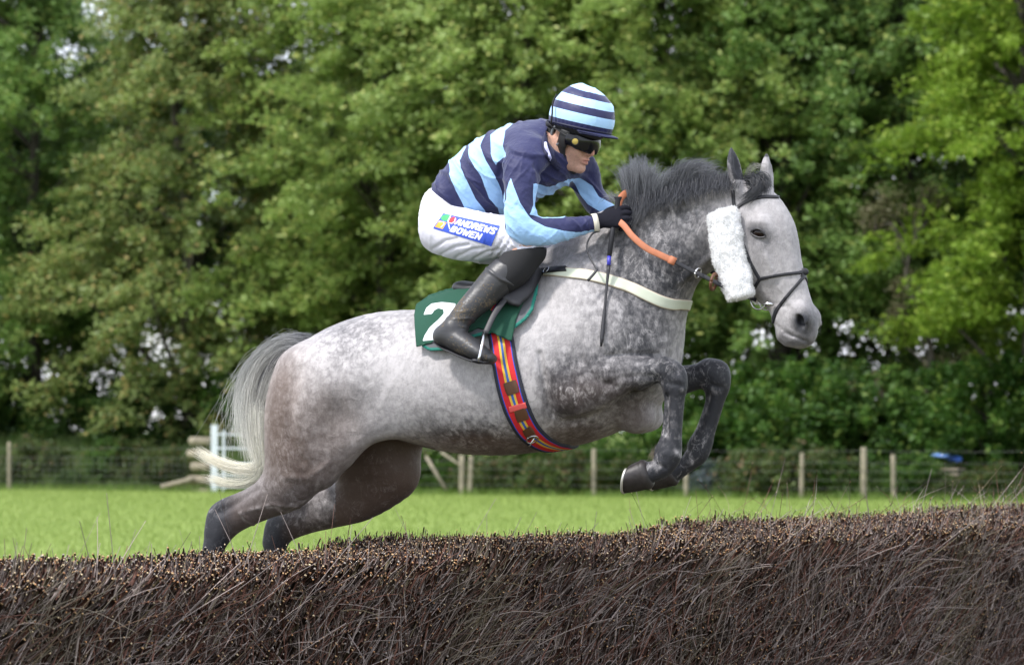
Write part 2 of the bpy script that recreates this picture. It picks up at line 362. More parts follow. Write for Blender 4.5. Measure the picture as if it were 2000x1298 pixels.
def make_tree(name, H, R0, base, nclu, per, sz, cols, seed, label, sp=1.0, trunkr=.28, flat=.5, irr=.3, multi=1):
    r = np.random.RandomState(seed); root = empty(name); cl = []
    per_b = 13
    for i in range(nclu//per_b):                   # layered boughs that reach out and droop, each carrying its own sprays
        z0 = base+.4+(H-base)*r.uniform(0, 1)**.9; t = (z0-base)/(H-base); env = R0*(math.sin(math.pi*min(.98, .20+.76*t))**.7)*(1+irr*math.sin(i*2.1))
        th = r.uniform(0, 6.28); L_ = env*r.uniform(.75, 1.12); rise = r.uniform(.05, .30); droop = r.uniform(.28, .60); wd_ = r.uniform(.20, .34); tone = r.uniform(0, 1)
        for q in range(per_b):
            u_ = r.uniform(.25, 1)**.8; sd_ = r.normal()*wd_*L_*u_*(1.15-u_)*1.2; rr_ = L_*u_; x_, y_ = rr_*math.cos(th)-sd_*math.sin(th), rr_*math.sin(th)+sd_*math.cos(th)
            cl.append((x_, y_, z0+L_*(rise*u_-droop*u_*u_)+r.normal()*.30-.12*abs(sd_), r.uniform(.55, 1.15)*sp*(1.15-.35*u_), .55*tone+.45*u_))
    cl = np.array(cl); parts = []
    for k in range(multi):
        bx = r.normal()*.5*(multi > 1); by = r.normal()*.5*(multi > 1); pth = crom([(bx, by, -.3), (bx*1.2+r.normal()*.1, by+r.normal()*.1, base*.6), (bx*1.6+r.normal()*.3, by+r.normal()*.3, H*.45), (bx*2+r.normal()*.5, by, H*.72), (bx*2+r.normal()*.6, by, H*.95)], 5)
        parts.append(tube(pth, np.linspace(trunkr*1.25, .04, len(pth)), 9))
        for q in range(int(18/multi)+3):
            c_ = cl[r.randint(len(cl))]; i0 = min(len(pth)-2, max(3, int(len(pth)*np.clip((c_[2]-1.2)/H, .1, .85)))); a = pth[i0]; mid = (a+c_[:3])/2+np.array([0, 0, .5])*r.uniform(0, 1)+r.normal(size=3)*.2
            parts.append(tube(crom([a, mid, c_[:3]], 4), np.linspace(trunkr*.38, .018, 9), 6))
    V, F = join(parts); meshobj('trunk', V, F, M_bark, root)
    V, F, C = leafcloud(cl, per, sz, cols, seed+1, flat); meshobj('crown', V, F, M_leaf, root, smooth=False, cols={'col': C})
    return root
def copy_tree(o, parent=None):
    c = o.copy(); COL.objects.link(c); c.parent = parent
    for ch in o.children: copy_tree(ch, c)
    return c
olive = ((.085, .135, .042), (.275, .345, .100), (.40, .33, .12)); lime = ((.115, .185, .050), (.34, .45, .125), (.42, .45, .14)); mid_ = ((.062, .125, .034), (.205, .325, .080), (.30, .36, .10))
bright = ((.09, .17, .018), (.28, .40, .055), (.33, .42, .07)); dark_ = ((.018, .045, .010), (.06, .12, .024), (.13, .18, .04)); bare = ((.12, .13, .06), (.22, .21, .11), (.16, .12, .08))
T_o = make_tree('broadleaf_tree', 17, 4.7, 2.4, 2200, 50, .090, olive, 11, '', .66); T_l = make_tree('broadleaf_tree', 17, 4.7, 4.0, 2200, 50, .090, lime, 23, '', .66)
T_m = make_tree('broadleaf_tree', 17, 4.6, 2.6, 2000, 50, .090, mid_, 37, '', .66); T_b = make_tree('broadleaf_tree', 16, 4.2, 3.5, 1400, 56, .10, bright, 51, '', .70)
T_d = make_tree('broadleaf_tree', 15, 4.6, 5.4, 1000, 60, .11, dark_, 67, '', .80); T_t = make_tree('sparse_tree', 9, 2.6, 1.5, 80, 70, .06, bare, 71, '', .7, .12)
protos = {'o': T_o, 'l': T_l, 'm': T_m, 'b': T_b, 'd': T_d, 't': T_t}; used = set()
# kind, photo column, metres behind the fence, scale, turn, label
TREES = [('m', -140, 8.0, 1.0, .3, 'leafy tree cut by the left edge of the photo, behind the wire netting'),
         ('m', 60, 7.5, .95, 2.1, 'mid green tree at far left behind the netting fence'),
         ('o', 370, 6.5, .95, .0, 'olive tinted tree with russet shoots above the horse\'s tail'),
         ('d', 585, 11.5, .80, 1.0, 'darker tree set back behind the gap left of the rider'),
         ('l', 735, 7.5, 1.0, 3.0, 'yellow green tree standing directly behind the rider\'s back'),
         ('l', 1010, 7.0, 1.0, 5.1, 'yellow green tree rising behind the striped helmet'),
         ('l', 1290, 7.5, 1.05, 1.5, 'yellow green tree with long sprays above the horse\'s mane'),
         ('m', 1530, 8.5, 1.0, 4.0, 'mid green tree with dark limbs above the horse\'s ears'),
         ('t', 1790, 4.5, .85, .0, 'thin half bare tree with grey twigs right of the horse\'s head'),
         ('b', 2010, 4.5, .92, 2.0, 'bright green tree overhanging the upper right corner'),
         ('m', 1770, 9.5, 1.0, .7, 'mid green tree behind the half bare tree on the right'),
         ('d', 2180, 9.0, 1.0, 2.6, 'dark leafy tree cut by the right edge of the photo')]
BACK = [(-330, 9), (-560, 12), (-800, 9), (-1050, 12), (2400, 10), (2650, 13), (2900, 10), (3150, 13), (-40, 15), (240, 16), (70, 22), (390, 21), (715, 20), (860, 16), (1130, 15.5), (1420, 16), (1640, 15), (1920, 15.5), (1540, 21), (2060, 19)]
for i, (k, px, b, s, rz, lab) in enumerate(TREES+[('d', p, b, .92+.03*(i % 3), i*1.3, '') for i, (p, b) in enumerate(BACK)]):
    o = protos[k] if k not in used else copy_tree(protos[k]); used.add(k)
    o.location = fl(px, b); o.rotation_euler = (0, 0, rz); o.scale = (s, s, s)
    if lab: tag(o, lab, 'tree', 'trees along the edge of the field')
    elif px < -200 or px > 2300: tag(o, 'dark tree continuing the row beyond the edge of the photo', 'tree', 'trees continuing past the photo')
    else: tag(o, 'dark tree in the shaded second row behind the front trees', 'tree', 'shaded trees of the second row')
# ---------------------------------------------------------------- shrubs under the trees
def make_shrub(name, Wd, H, nclu, per, sz, cols, seed, stems=5):
    r = np.random.RandomState(seed); root = empty(name); cl = []
    for i in range(nclu):
        th = r.uniform(0, 6.28); q = r.uniform(0, 1)**.5; z = H*r.uniform(.06, 1)*(1-.45*q*q); cl.append((q*Wd*math.cos(th), q*Wd*.7*math.sin(th), z, r.uniform(.25, .5)*(Wd/1.6)**.3))
    cl = np.array(cl); parts = []
    for q in range(stems):
        c_ = cl[r.randint(len(cl))]; parts.append(tube(crom([(c_[0]*.2, c_[1]*.2, -.1), (c_[0]*.5, c_[1]*.5, c_[2]*.5), tuple(c_[:3])], 4), np.linspace(.035, .008, 9), 5))
    V, F = join(parts); meshobj('stem', V, F, M_bark, root); V, F, C = leafcloud(cl, per, sz, cols, seed+1, .8); meshobj('foliage', V, F, M_leaf, root, smooth=False, cols={'col': C}); return root
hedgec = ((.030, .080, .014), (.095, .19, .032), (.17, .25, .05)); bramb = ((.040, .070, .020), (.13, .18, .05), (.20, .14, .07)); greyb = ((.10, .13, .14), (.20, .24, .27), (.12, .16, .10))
S = {'h': make_shrub('shrub', 2.1, 3.4, 130, 110, .085, hedgec, 5), 'k': make_shrub('shrub', 1.7, 2.2, 90, 100, .08, dark_, 7), 'r': make_shrub('bramble', 1.3, 1.3, 70, 90, .06, bramb, 9), 'g': make_shrub('grey_shrub', .55, .85, 26, 70, .05, greyb, 13)}
SH = [('k', -60, 6, 1.2, ''), ('k', 130, 6.5, 1.1, ''), ('k', 300, 5.5, 1.05, ''), ('h', 480, 6, .9, 'green bush behind the grey metal gate'), ('k', 660, 7, 1, ''), ('k', 830, 6.5, 1, ''),
      ('h', 1010, 2.6, .5, ''), ('h', 1180, 2.4, .55, ''), ('h', 1330, 2.8, .75, ''), ('h', 1450, 3.4, 1.0, ''), ('h', 1570, 3.6, 1.05, ''), ('h', 1690, 3.4, 1.02, ''), ('h', 1780, 5.5, .95, ''), ('h', 1960, 3.8, 1.08, ''), ('h', 2090, 4.6, 1.1, ''),
      ('k', 1400, 6.5, 1.2, ''), ('k', 1620, 7, 1.25, ''), ('k', 1830, 8, 1.2, ''), ('k', 2050, 8, 1.25, ''),
      ('r', 60, 1.6, .95, ''), ('r', 250, 1.8, .9, ''), ('r', 330, 1.4, .8, ''), ('r', 980, 1.2, .85, ''), ('r', 1090, 1.1, 1, ''), ('r', 1230, 1.0, .8, ''), ('r', 1480, 1.2, 1, ''), ('r', 1570, 1.1, 1.05, ''), ('r', 1840, .9, .5, ''), ('r', 1950, 1.2, .7, ''), ('r', 720, 1.4, .8, ''), ('r', 870, 2.2, .8, ''),
      *[('k' if i % 2 else 'h', x_, 1.3+.5*math.sin(i*2.3), .30+.10*math.sin(i*5.1), 'small green bush %s' % w_) for i, (x_, w_) in enumerate(((850, 'behind the slanting struts under the belly'), (960, 'right of the pale slender post'), (1045, 'below the striped girth, against the fence'), (1120, 'just left of the grey post under the elbow'), (1215, 'beyond the fence left of the hanging hoof'), (1290, 'beyond the fence under the far hoof'), (1450, 'between the blue grey bush and the bramble'), (1525, 'beside the brown half hidden post'), (1625, 'left of the tallest fence post'), (1715, 'between the two tall posts at right'), (1790, 'left of the blue sheet'), (1925, 'right of the blue sheet'), (1985, 'at the right edge against the fence'), (140, 'against the netting at far left'), (215, 'left of the leaning log behind the netting')))],
      ('g', 1395, 1.0, 1, 'small blue grey bush behind the fence below the front hooves')]
used = set()
names = {'h': 'dense dark green bush in the hedge row under the trees', 'k': 'low shaded bush at the foot of the tree trunks', 'r': 'brown green bramble tangle just behind the wire fence'}
grp = {'h': 'bushes of the hedge row', 'k': 'shaded bushes under the trees', 'r': 'brambles behind the fence'}
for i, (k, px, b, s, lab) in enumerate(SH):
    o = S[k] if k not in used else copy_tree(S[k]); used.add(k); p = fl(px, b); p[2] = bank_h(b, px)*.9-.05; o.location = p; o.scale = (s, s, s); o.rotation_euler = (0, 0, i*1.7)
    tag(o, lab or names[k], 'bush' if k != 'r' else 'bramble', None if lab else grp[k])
# ---------------------------------------------------------------- fence, gate, timber
M_post = mat('weathered_wood', (.23, .20, .145), .85, bump=(30, .5, .01, 5), var=(6, .35)); M_wire = mat('fence_wire', (.16, .165, .16), .6, .4); M_galv = mat('galvanised_steel', (.60, .64, .70), .45, .25, var=(5, .12))
def post(px, ytop, r_, lab, tilt=0, group='round wooden fence posts'):
    p = fl(px); h = 1.6-(ytop-HY)/FPX*p[1]; V = []; F = []; n = 10
    for z, rr_ in ((-.2, r_), (h*.5, r_*.97), (h-.03, r_*.94), (h, r_*.7)):
        for j in range(n): a = 2*math.pi*j/n; V.append((p[0]+tilt*z+rr_*math.cos(a), p[1]+rr_*math.sin(a), z))
    F = [(i*n+j, i*n+(j+1) % n, (i+1)*n+(j+1) % n, (i+1)*n+j) for i in range(3) for j in range(n)]+[tuple(range(3*n, 4*n))]
    return tag(meshobj('fence_post', V, F, M_post), lab, 'fence post', group)
post(18, 863, .055, 'round wooden fence post at the far left edge of the field')
post(1160, 876, .06, 'grey wooden fence post left of the front hooves')
post(1340, 924, .06, 'short pale fence post below the far front fetlock')
post(1565, 884, .055, 'brown fence post half hidden in brambles', .02)
post(1687, 873, .075, 'tallest wooden fence post, right of the horse\'s forelegs')
post(1746, 887, .06, 'slightly leaning fence post right of the tallest post', -.02)
post(2060, 880, .06, 'fence post just past the right edge'); post(-170, 865, .055, 'fence post just past the left edge')
post(745, 880, .055, 'fence post hidden behind the hind legs')
post(902, 888, .075, 'dark wooden strainer post below the horse\'s belly'); post(917, 890, .06, 'pale slender post beside the dark strainer post', .05)
def wire_run(px0, px1, hs, name, lab, mesh=False):
    parts = []
    for h in hs:
        pts = []
        for p in np.linspace(px0, px1, 24): q = fl(p, -.07); q[2] = h+.012*math.sin(p*.05+h*9); pts.append(q)
        parts.append(tube(pts, .0032, 4))
    if mesh:
        for p in np.arange(px0, px1, 12): q = fl(p, -.07); parts.append(tube([(q[0], q[1], .05), (q[0]+.01, q[1], .88)], .0026, 4))
    V, F = join(parts); tag(meshobj(name, V, F, M_wire), lab, 'wire fence')
wire_run(-240, 372, (.06, .22, .38, .54, .70, .88, 1.12), 'wire_netting', 'square wire netting strung left of the timber stack', True)
wire_run(640, 2260, (.25, .45, .65, .85, 1.12), 'wire_fence', 'line wires strung between the posts behind the horse')
# metal field gate
gp = fl(412, -.2); gate = empty('metal_gate', tuple(gp)); tag(gate, 'galvanised metal field gate behind the horse\'s tail', 'gate')
def gq(px, z, back=-.2): q = fl(px, back); q[2] = z; return q
zy = lambda y: 1.6-(y-HY)/FPX*gp[1]
def box_between(a, b, w_, d_): 
    a, b = np.array(a), np.array(b); t = nrm(b-a); s = nrm(np.cross(t, (0, 1, 0))) if abs(t[1]) < .9 else np.array([1., 0, 0]); u = np.cross(t, s); V = []
    for c in (a, b):
        for i, j in ((-1, -1), (1, -1), (1, 1), (-1, 1)): V.append(c+s*i*w_/2+u*j*d_/2)
    return V, [(0, 1, 2, 3)[::-1], (4, 5, 6, 7), (0, 1, 5, 4), (1, 2, 6, 5), (2, 3, 7, 6), (3, 0, 4, 7)]
for px, wd in ((419, .17), (437, .07), (628, .09)):
    V, F = box_between(gq(px, -.1), gq(px, zy(829 if wd > .1 else 840)), wd, wd*.8); meshobj('gate_post' if wd > .1 else 'stile', V, F, M_galv, gate, smooth=False)
for y in (848, 875, 905, 928, 950):
    V, F = tube([gq(425, zy(y)), gq(628, zy(y))], .028, 10); meshobj('rail', V, F, M_galv, gate)
V, F = tube([gq(530, zy(848)), gq(532, zy(950))], .02, 8); meshobj('brace', V, F, M_galv, gate)
# round timbers stacked beside the gate
for i, (y, l, lab) in enumerate(((861, 0, 'topmost round timber of the stack beside the gate'), (886, -4, 'second round timber from the top of the stack'), (911, 3, 'middle round timber of the stack beside the gate'), (937, -3, 'second round timber from the bottom of the stack'), (962, 1, 'lowest round timber of the stack, lying in the grass'))):
    V, F = tube([gq(372+l, zy(y), .0), gq(374+l, zy(y), .0), gq(416+l, zy(y)-.01, .0)], [.10, .118, .118], 14); tag(meshobj('timber', V, F, M_post), lab, 'timber', 'round timbers stacked beside the gate')
V, F = tube([gq(316, .12, -.3), gq(378, .34, -.2)], .07, 10); tag(meshobj('leaning_log', V, F, M_post), 'pale log leaning against the timber stack', 'log')
V, F = tube([gq(832, .95, .3), gq(872, .1, .2)], .045, 8); tag(meshobj('strut', V, F, M_post), 'left slanting strut below the horse\'s belly', 'strut', 'struts of the fence corner')
V, F = tube([gq(862, 1.05, .35), gq(897, .75, .1)], .035, 8); tag(meshobj('strut', V, F, M_post), 'short upper strut leaning on the dark strainer post', 'strut', 'struts of the fence corner')
# blue tarpaulin over stacked boards behind the fence
def gz(px, b, z): q = fl(px, b); q[2] = z; return q
parts = [box_between(gz(1826, 1.6, z), gz(1878, 1.6, z), .05, .5) for z in (.1, .22, .34, .46, .58, .70)]; V, F = join(parts)
tag(meshobj('board_stack', V, F, M_post, smooth=False), 'low stack of boards behind the fence under the blue sheet', 'boards')
G = Grid.around([gz(1812, 1.3, .6), gz(1890, 2.1, 1.15)], .1, .03); G.chain([(gz(x, 1.6, z), UP*r_, np.array([0, .22, 0]), 0) for x, z, r_ in ((1822, 1.0, .035), (1836, 1.01, .05), (1850, .98, .06), (1864, .95, .07), (1876, .94, .04))], k=.05)
V, F = G.mesh(1); N = vnormals(V, F); V = V+N*(.03*wobble(V, 3, 22, 6))[:, None]
M_tarp = mat('blue_tarpaulin', (.14, .27, .62), .25, bump=(14, .9, .05, 4), var=(9, .6), spec=.8, coat=.5)
tag(meshobj('tarpaulin', V, F, M_tarp), 'crumpled shiny blue sheet behind the fence at far right', 'tarpaulin')
# ================================================================ BIRCH BRUSH FENCE (runs away to the right under the horse)
HA, HBp = np.array([-1.62, 9.7]), np.array([2.63, 15.75]); hdir = nrm(HBp-HA); hn2 = np.array([-hdir[1], hdir[0]]); HTOP = 1.148
L0, L1 = -2.2, 10.2
def hpt(s, d, z): s, d, z = np.broadcast_arrays(s, d, z); d = d+.17*np.clip((HTOP-.06-z)/.9, 0, 1)**.8*np.clip((.5-d)/.4, 0, 1); return np.stack([HA[0]+hdir[0]*s+hn2[0]*d, HA[1]+hdir[1]*s+hn2[1]*d, z], -1)
def topz(s, d): return HTOP+.014*np.sin(s*2.3+1)+.012*np.sin(s*5.1)+.010*np.sin(d*7+s*3)-.045*np.clip((.08-d)/.08, 0, 1)**2-.06*np.clip((d-.72)/.10, 0, 1)**2+.012*np.clip((s-4.5)/3, 0, 1)
hedge = empty('brush_fence', tuple(hpt(0, .4, 0))); tag(hedge, 'steeplechase fence of dark bundled birch brush across the foreground', 'fence')
M_core = mat('brush_core', (.014, .010, .009), 1, bump=(40, 1, .02, 5), spec=.05)
ss = np.linspace(L0, L1, 160); sec = [(.13, 0), (.125, .7), (.13, 1.02), (.17, 1.09), (.4, 1.125), (.68, 1.115), (.75, 1.03), (.76, 0)]
V = np.array([hpt(s, d+.008*math.sin(s*9+z*7), z+(topz(s, d)-HTOP if z > .9 else 0)) for s in ss for d, z in sec]); k = len(sec)
F = [(i*k+j, i*k+j+1, (i+1)*k+j+1, (i+1)*k+j) for i in range(len(ss)-1) for j in range(k-1)]+[tuple(range(k))[::-1], tuple((len(ss)-1)*k+j for j in range(k))]
meshobj('brush_core', V, F, M_core, hedge)
M_twig = attr_mat('birch_twigs', rough=.7, spec=.25, bump=(300, .3, .001))
def twigs(n, s, d, z, lens, dirs, rad, cols, tip=None, curve=.15, segs=4):
    """thin three-sided twigs; tip = colours of the pale cut ends"""
    P0 = hpt(s, d, z); Dn = dirs/np.linalg.norm(dirs, axis=1)[:, None]; bend = rs.normal(size=(n, 3))*curve; rings = []; rr_ = []; cc = []
    for i in range(segs):
        t = i/(segs-1); rings.append(P0+Dn*(lens*t)[:, None]+bend*(lens*t*t)[:, None]); rr_.append(rad*(1-.45*t)); cc.append(cols)
    if tip is not None:
        e = rings[-1]; tdir = rings[-1]-rings[-2]; tdir /= np.linalg.norm(tdir, axis=1)[:, None]; rr_[-1] = rad*.95; rr_[-2] = rad*.97
        rings += [e, e+tdir*.004, e+tdir*.0055]; rr_ += [rad*1.02, rad*1.0, rad*.15]; cc += [tip, tip, tip]
    tg = rings[1]-rings[0]; tg /= np.linalg.norm(tg, axis=1)[:, None]; u = np.cross(tg, rs.normal(size=(n, 3))); u /= np.linalg.norm(u, axis=1)[:, None]; v = np.cross(tg, u); m = len(rings); V = np.empty((n, m, 3, 3)); C = np.empty((n, m, 3, 3))
    for i in range(m):
        for j in range(3): a = 2.094*j; V[:, i, j] = rings[i]+(u*math.cos(a)+v*math.sin(a))*rr_[i][:, None]; C[:, i, j] = cc[i]
    b = (np.arange(n)*m*3)[:, None, None, None]; I = (np.arange(m-1)*3)[None, :, None, None]; j = np.arange(3)[None, None, :, None]; jn = (j+1) % 3
    F = np.concatenate([b+I+j, b+I+jn, b+I+3+jn, b+I+3+j], -1).reshape(-1, 4)
    return V.reshape(-1, 3), F, C.reshape(-1, 3)
def tcol(n, w_=(.5, .3, .2), s=None):
    pal = np.array([(.080, .056, .048), (.165, .082, .062), (.32, .265, .245), (.22, .185, .120)]); w_ = np.array(list(w_)+[.06]); w_ = w_/w_.sum()
    c = pal[rs.choice(4, n, p=w_)]*rs.uniform(.5, 1.5, (n, 1))
    if s is not None: m_ = np.clip(np.sin(s*2.9+.8)*.9+np.sin(s*7.7)*.5-.55, 0, 1)[:, None]; c = c*(1-.75*m_)+np.array([.185, .165, .10])*rs.uniform(.5, 1.5, (n, 1))*.75*m_     # paler straw coloured bundles
    return c
tipc = lambda n: np.array([(.58, .38, .20), (.70, .56, .36), (.52, .27, .13), (.42, .37, .33), (.14, .08, .06), (.22, .15, .11)])[rs.choice(6, n, p=[.22, .10, .18, .14, .2, .16])]*rs.uniform(.7, 1.15, (n, 1))
def hd(along, out, up): return along[:, None]*np.array([hdir[0], hdir[1], 0])-out[:, None]*np.array([hn2[0], hn2[1], 0])+up[:, None]*UP
def clump(s, z, sc_=1.0): return np.sin(s*2.3+1.5*np.sin(z*6+s))*.45+np.sin(s*7.1+z*8)*.28+.34
parts = []
n = 54000; s = rs.uniform(L0, L1, n); z = HTOP-.95*rs.uniform(0, 1, n)**1.1-.02; d = .115-.115*rs.uniform(0, 1, n)**1.3+.02*np.sin(s*11+z*6)
parts.append(twigs(n, s, d, z-.1, np.minimum(rs.uniform(.08, .26, n), topz(s, .05)-.035-(z-.1)+rs.exponential(.008, n)).clip(.03), hd(clump(s, z)+rs.normal(0, .58, n), rs.uniform(-.05, .22, n), np.ones(n)), rs.uniform(.0009, .0027, n), tcol(n, s=s), curve=.24))
n = 11000; s = rs.uniform(L0, L1, n); z = HTOP-1.0*rs.uniform(0, 1, n)**1.3-.02; parts.append(twigs(n, s, .03-rs.uniform(0, .04, n), z-.1, np.minimum(rs.uniform(.10, .34, n), (topz(s, .05)-.03-(z-.1))*1.25).clip(.03), hd(clump(s, z)*1.2+rs.normal(0, .8, n), rs.uniform(0, .3, n), rs.uniform(.2, 1, n)), rs.uniform(.001, .0024, n), tcol(n, (.1, .3, .8), s), curve=.42, segs=6))
n = 3200; s = rs.uniform(L0, L1, n); z = HTOP-.10-.8*rs.uniform(0, 1, n); parts.append(twigs(n, s, .02-rs.uniform(0, .03, n), z-.12, rs.uniform(.14, .26, n), hd(clump(s, z)+rs.normal(0, .5, n), rs.uniform(.05, .35, n), np.ones(n)), rs.uniform(.0024, .0050, n), tcol(n, (.4, .5, .4)), tipc(n), .12, 4))
n = 9000; s = rs.uniform(L0, L1, n); z = HTOP-.04-.65*rs.uniform(0, 1, n)**1.7; parts.append(twigs(n, s, .035+0*s, z-.07, rs.uniform(.07, .12, n), hd(clump(s, z)*.8+rs.normal(0, .3, n), rs.uniform(.35, 1.0, n), np.ones(n)), rs.uniform(.0018, .0050, n)*np.where(s < 2.5, 1.3, 1), tcol(n), tipc(n), .05, 3))
n = 62000; s = rs.uniform(L0, L1, n); d = rs.uniform(-.02, .8, n); kp = rs.uniform(0, 1, n) < .42+.5*np.sin(s*17+3*np.sin(d*13))*np.sin(d*19+2*np.sin(s*11)); s, d = s[kp], d[kp]; n = len(s); zt = topz(s, d)+.010*np.sin(s*31+d*9)*np.sin(d*23+s*5)+rs.normal(0, .012, n)*(1+.8*np.clip((s-4)/3, 0, 1))-.014; ln = rs.uniform(.05, .10, n); parts.append(twigs(n, s, d, zt-ln, ln, hd(.25+rs.normal(0, .28, n), rs.normal(.0, .16, n)+np.clip((.1-d)/.1, 0, 1)*.5, np.ones(n)), rs.uniform(.0014, .0046, n), tcol(n, (.3, .4, .35)), tipc(n), .05, 3))
n = 9000; s = rs.uniform(1.5, L1, n); d = rs.uniform(.02, .78, n); zt = topz(s, d)+rs.exponential(.002, n)*(1+8*np.clip((s-4.5)/3, 0, 1.2)); ln = rs.uniform(.06, .14, n); parts.append(twigs(n, s, d, zt-ln, ln, hd(.5+rs.normal(0, .45, n), rs.normal(0, .3, n), np.ones(n)), rs.uniform(.0008, .002, n), tcol(n, (.3, .3, .4)), tipc(n), .15, 4))
n = 180; s = np.concatenate([rs.uniform(2.6, L1, 25), rs.uniform(5, L1, 155)]); d = rs.uniform(.1, .7, n); parts.append(twigs(n, s, d, topz(s, d)-.06, rs.uniform(.10, .26, n)*np.where(s > 4.6, 1.2, .7), hd(.9+rs.normal(0, .7, n), rs.normal(0, .4, n), np.ones(n)), rs.uniform(.0009, .0017, n), tcol(n, (.2, .3, .5)), tipc(n), .35, 6))
VV = []; FF = []; CC = []; b0 = 0
for v, f, c in parts: VV.append(v); FF.append(f+b0); CC.append(c); b0 += len(v)
meshobj('birch_brush', np.vstack(VV).astype(np.float32), np.vstack(FF), M_twig, hedge, smooth=False, cols={'col': np.vstack(CC)})
# ================================================================ THE HORSE
HB = Plane(20, 900, 12.0)                  # horse's middle plane: trunk and legs
HH = Plane(30, 1400, HB(1400, 450)[1])     # the head turns a little more to the viewer
def build_horse():
    rr = HB.r
    def sy(pl, px, py, off, s):                 # a point and its mirror image across the horse's middle
        p = pl(px, py, off); return p if s > 0 else p-2*off*pl.r
    def slimb(pl, pts, s):
        L = limb(pl, pts)
        return L if s > 0 else [(c-2*p[4]*pl.r, u-2*(u@pl.r)*pl.r, v-2*(v@pl.r)*pl.r, e) for (c, u, v, e), p in zip(L, pts)]
    pts = [HB(380, 1250, .3), HB(380, 1250, -.35), HB(1450, 700, .3), HB(1450, 700, -.4), HH(1610, 300, .25), HH(1610, 700, -.3), HB(900, 300)]
    G = Grid.around(pts, .02, .0065, HB.psi)
    # trunk
    G.chain(tb(HB, [(618, 690, 622, 860, .16, .05), (655, 650, 650, 880, .25, .18), (700, 624, 700, 850, .285, .2), (760, 608, 752, 845, .275, .15), (830, 604, 824, 868, .275, .1),
                    (905, 602, 898, 885, .30, .05), (985, 585, 975, 889, .305, .1), (1060, 535, 1050, 880, .29, .22), (1120, 510, 1125, 866, .26, .22), (1190, 520, 1190, 838, .235, .1), (1240, 560, 1222, 812, .20, 0), (1266, 610, 1243, 780, .15, 0)]), k=.04)
    # withers and neck
    G.chain(tb(HB, [(1050, 490, 1060, 640, .07, .1), (1110, 470, 1130, 640, .075, .1), (1170, 425, 1220, 600, .08, 0)]), k=.10)
    G.chain(tb(HB, [(1110, 462, 1270, 742, .17, .25), (1170, 424, 1302, 664, .155, .3), (1222, 394, 1329, 596, .125, .3), (1290, 374, 1352, 556, .105, .25), (1350, 364, 1376, 536, .092, .15), (1400, 352, 1398, 515, .084, .1), (1442, 348, 1425, 470, .08, 0)]), k=.07, sub=8)
    # chest front and breast muscles
    for s in (1, -1):
        G.ball(sy(HB, 1236, 682, .075, s), HB.h*.105, UP*.16, rr*.10, k=.06)
        G.ball(sy(HB, 1236, 800, .05, s), HB.h*.07+UP*.03, UP*.08, rr*.06, k=.035)
    G.ball(HB(1243, 812, 0), HB.h*.06, UP*.066, rr*.09, k=.04)
    # shoulders, upper arms
    for s in (1, -1):
        G.chain(slimb(HB, [(1120, 540, 50, .05, .14), (1160, 620, 72, .075, .175), (1168, 690, 68, .085, .18), (1128, 745, 60, .085, .18)], s), k=.07)
    # hindquarter masses
    for s in (1, -1):
        G.ball(sy(HB, 650, 745, .15, s), HB.h*.20, UP*.165, rr*.13, k=.07)
        G.ball(sy(HB, 603, 800, .15, s), HB.h*.15, UP*.17, rr*.135, k=.06)
    # near hind leg
    G.chain(limb(HB, [(630, 740, 98, .13, .15), (604, 815, 90, .13, .165), (592, 872, 80, .12, .17), (578, 915, 66, .098, .175), (553, 952, 51, .078, .178), (517, 976, 38, .062, .18),
                      (474, 1000, 31.5, .052, .18), (444, 1019, 31, .046, .18), (424, 1050, 25, .04, .18), (412, 1085, 20, .035, .18), (402, 1130, 16.5, .031, .18), (392, 1175, 18, .035, .18), (384, 1192, 21, .037, .18), (368, 1212, 17, .032, .18), (356, 1226, 18, .034, .18)]), k=.045)
    G.chain(limb(HB, [(500, 962, 9, .022, .18), (440, 984, 12, .026, .18), (419, 1002, 13, .028, .18), (413, 1036, 11, .026, .18)]), k=.03)
    G.ball(HB(632, 922, .17), HB.h*.055, UP*.06, rr*.07, k=.04)
    # far hind leg, stepping further under the body
    G.chain(limb(HB, [(690, 790, 110, .13, -.13), (722, 850, 100, .13, -.15), (744, 893, 82, .12, -.16), (744, 928, 66, .10, -.17), (705, 968, 49, .075, -.175), (648, 990, 41, .06, -.175), (600, 1008, 34, .05, -.175),
                      (560, 1026, 31, .046, -.175), (543, 1052, 24, .04, -.175), (534, 1090, 19, .034, -.175), (526, 1135, 16.5, .031, -.175), (518, 1178, 18, .034, -.175), (508, 1198, 21, .036, -.175), (493, 1218, 17, .032, -.175), (482, 1232, 18, .034, -.175)]), k=.045)
    G.chain(limb(HB, [(590, 986, 11, .022, -.175), (548, 1004, 14, .026, -.175), (532, 1024, 13, .027, -.175), (525, 1058, 11, .025, -.175)]), k=.03)
    G.ball(HB(694, 930, -.16), HB.h*.07, UP*.07, rr*.07, k=.05); G.ball(HB(782, 922, -.165), HB.h*.07, UP*.085, rr*.085, k=.05)
    # skin folds of the flanks
    for s in (1, -1): G.chain(slimb(HB, [(790, 812, 30, .04, .17), (740, 822, 34, .05, .18), (700, 842, 36, .06, .18), (668, 880, 30, .06, .17)], s), k=.09)
    # near fore leg, folded
    G.chain(limb(HB, [(1165, 715, 40, .05, .17), (1120, 745, 48, .055, .185), (1104, 780, 30, .05, .20), (1097, 803, 15, .035, .205)]), k=.03)
    G.chain(limb(HB, [(1102, 770, 36, .060, .215), (1130, 760, 54, .070, .222), (1170, 749, 54, .070, .222), (1205, 738, 43, .060, .218), (1243, 730, 33, .05, .205), (1278, 723, 25.5, .04, .185), (1300, 722, 25, .042, .18)]), k=.022)
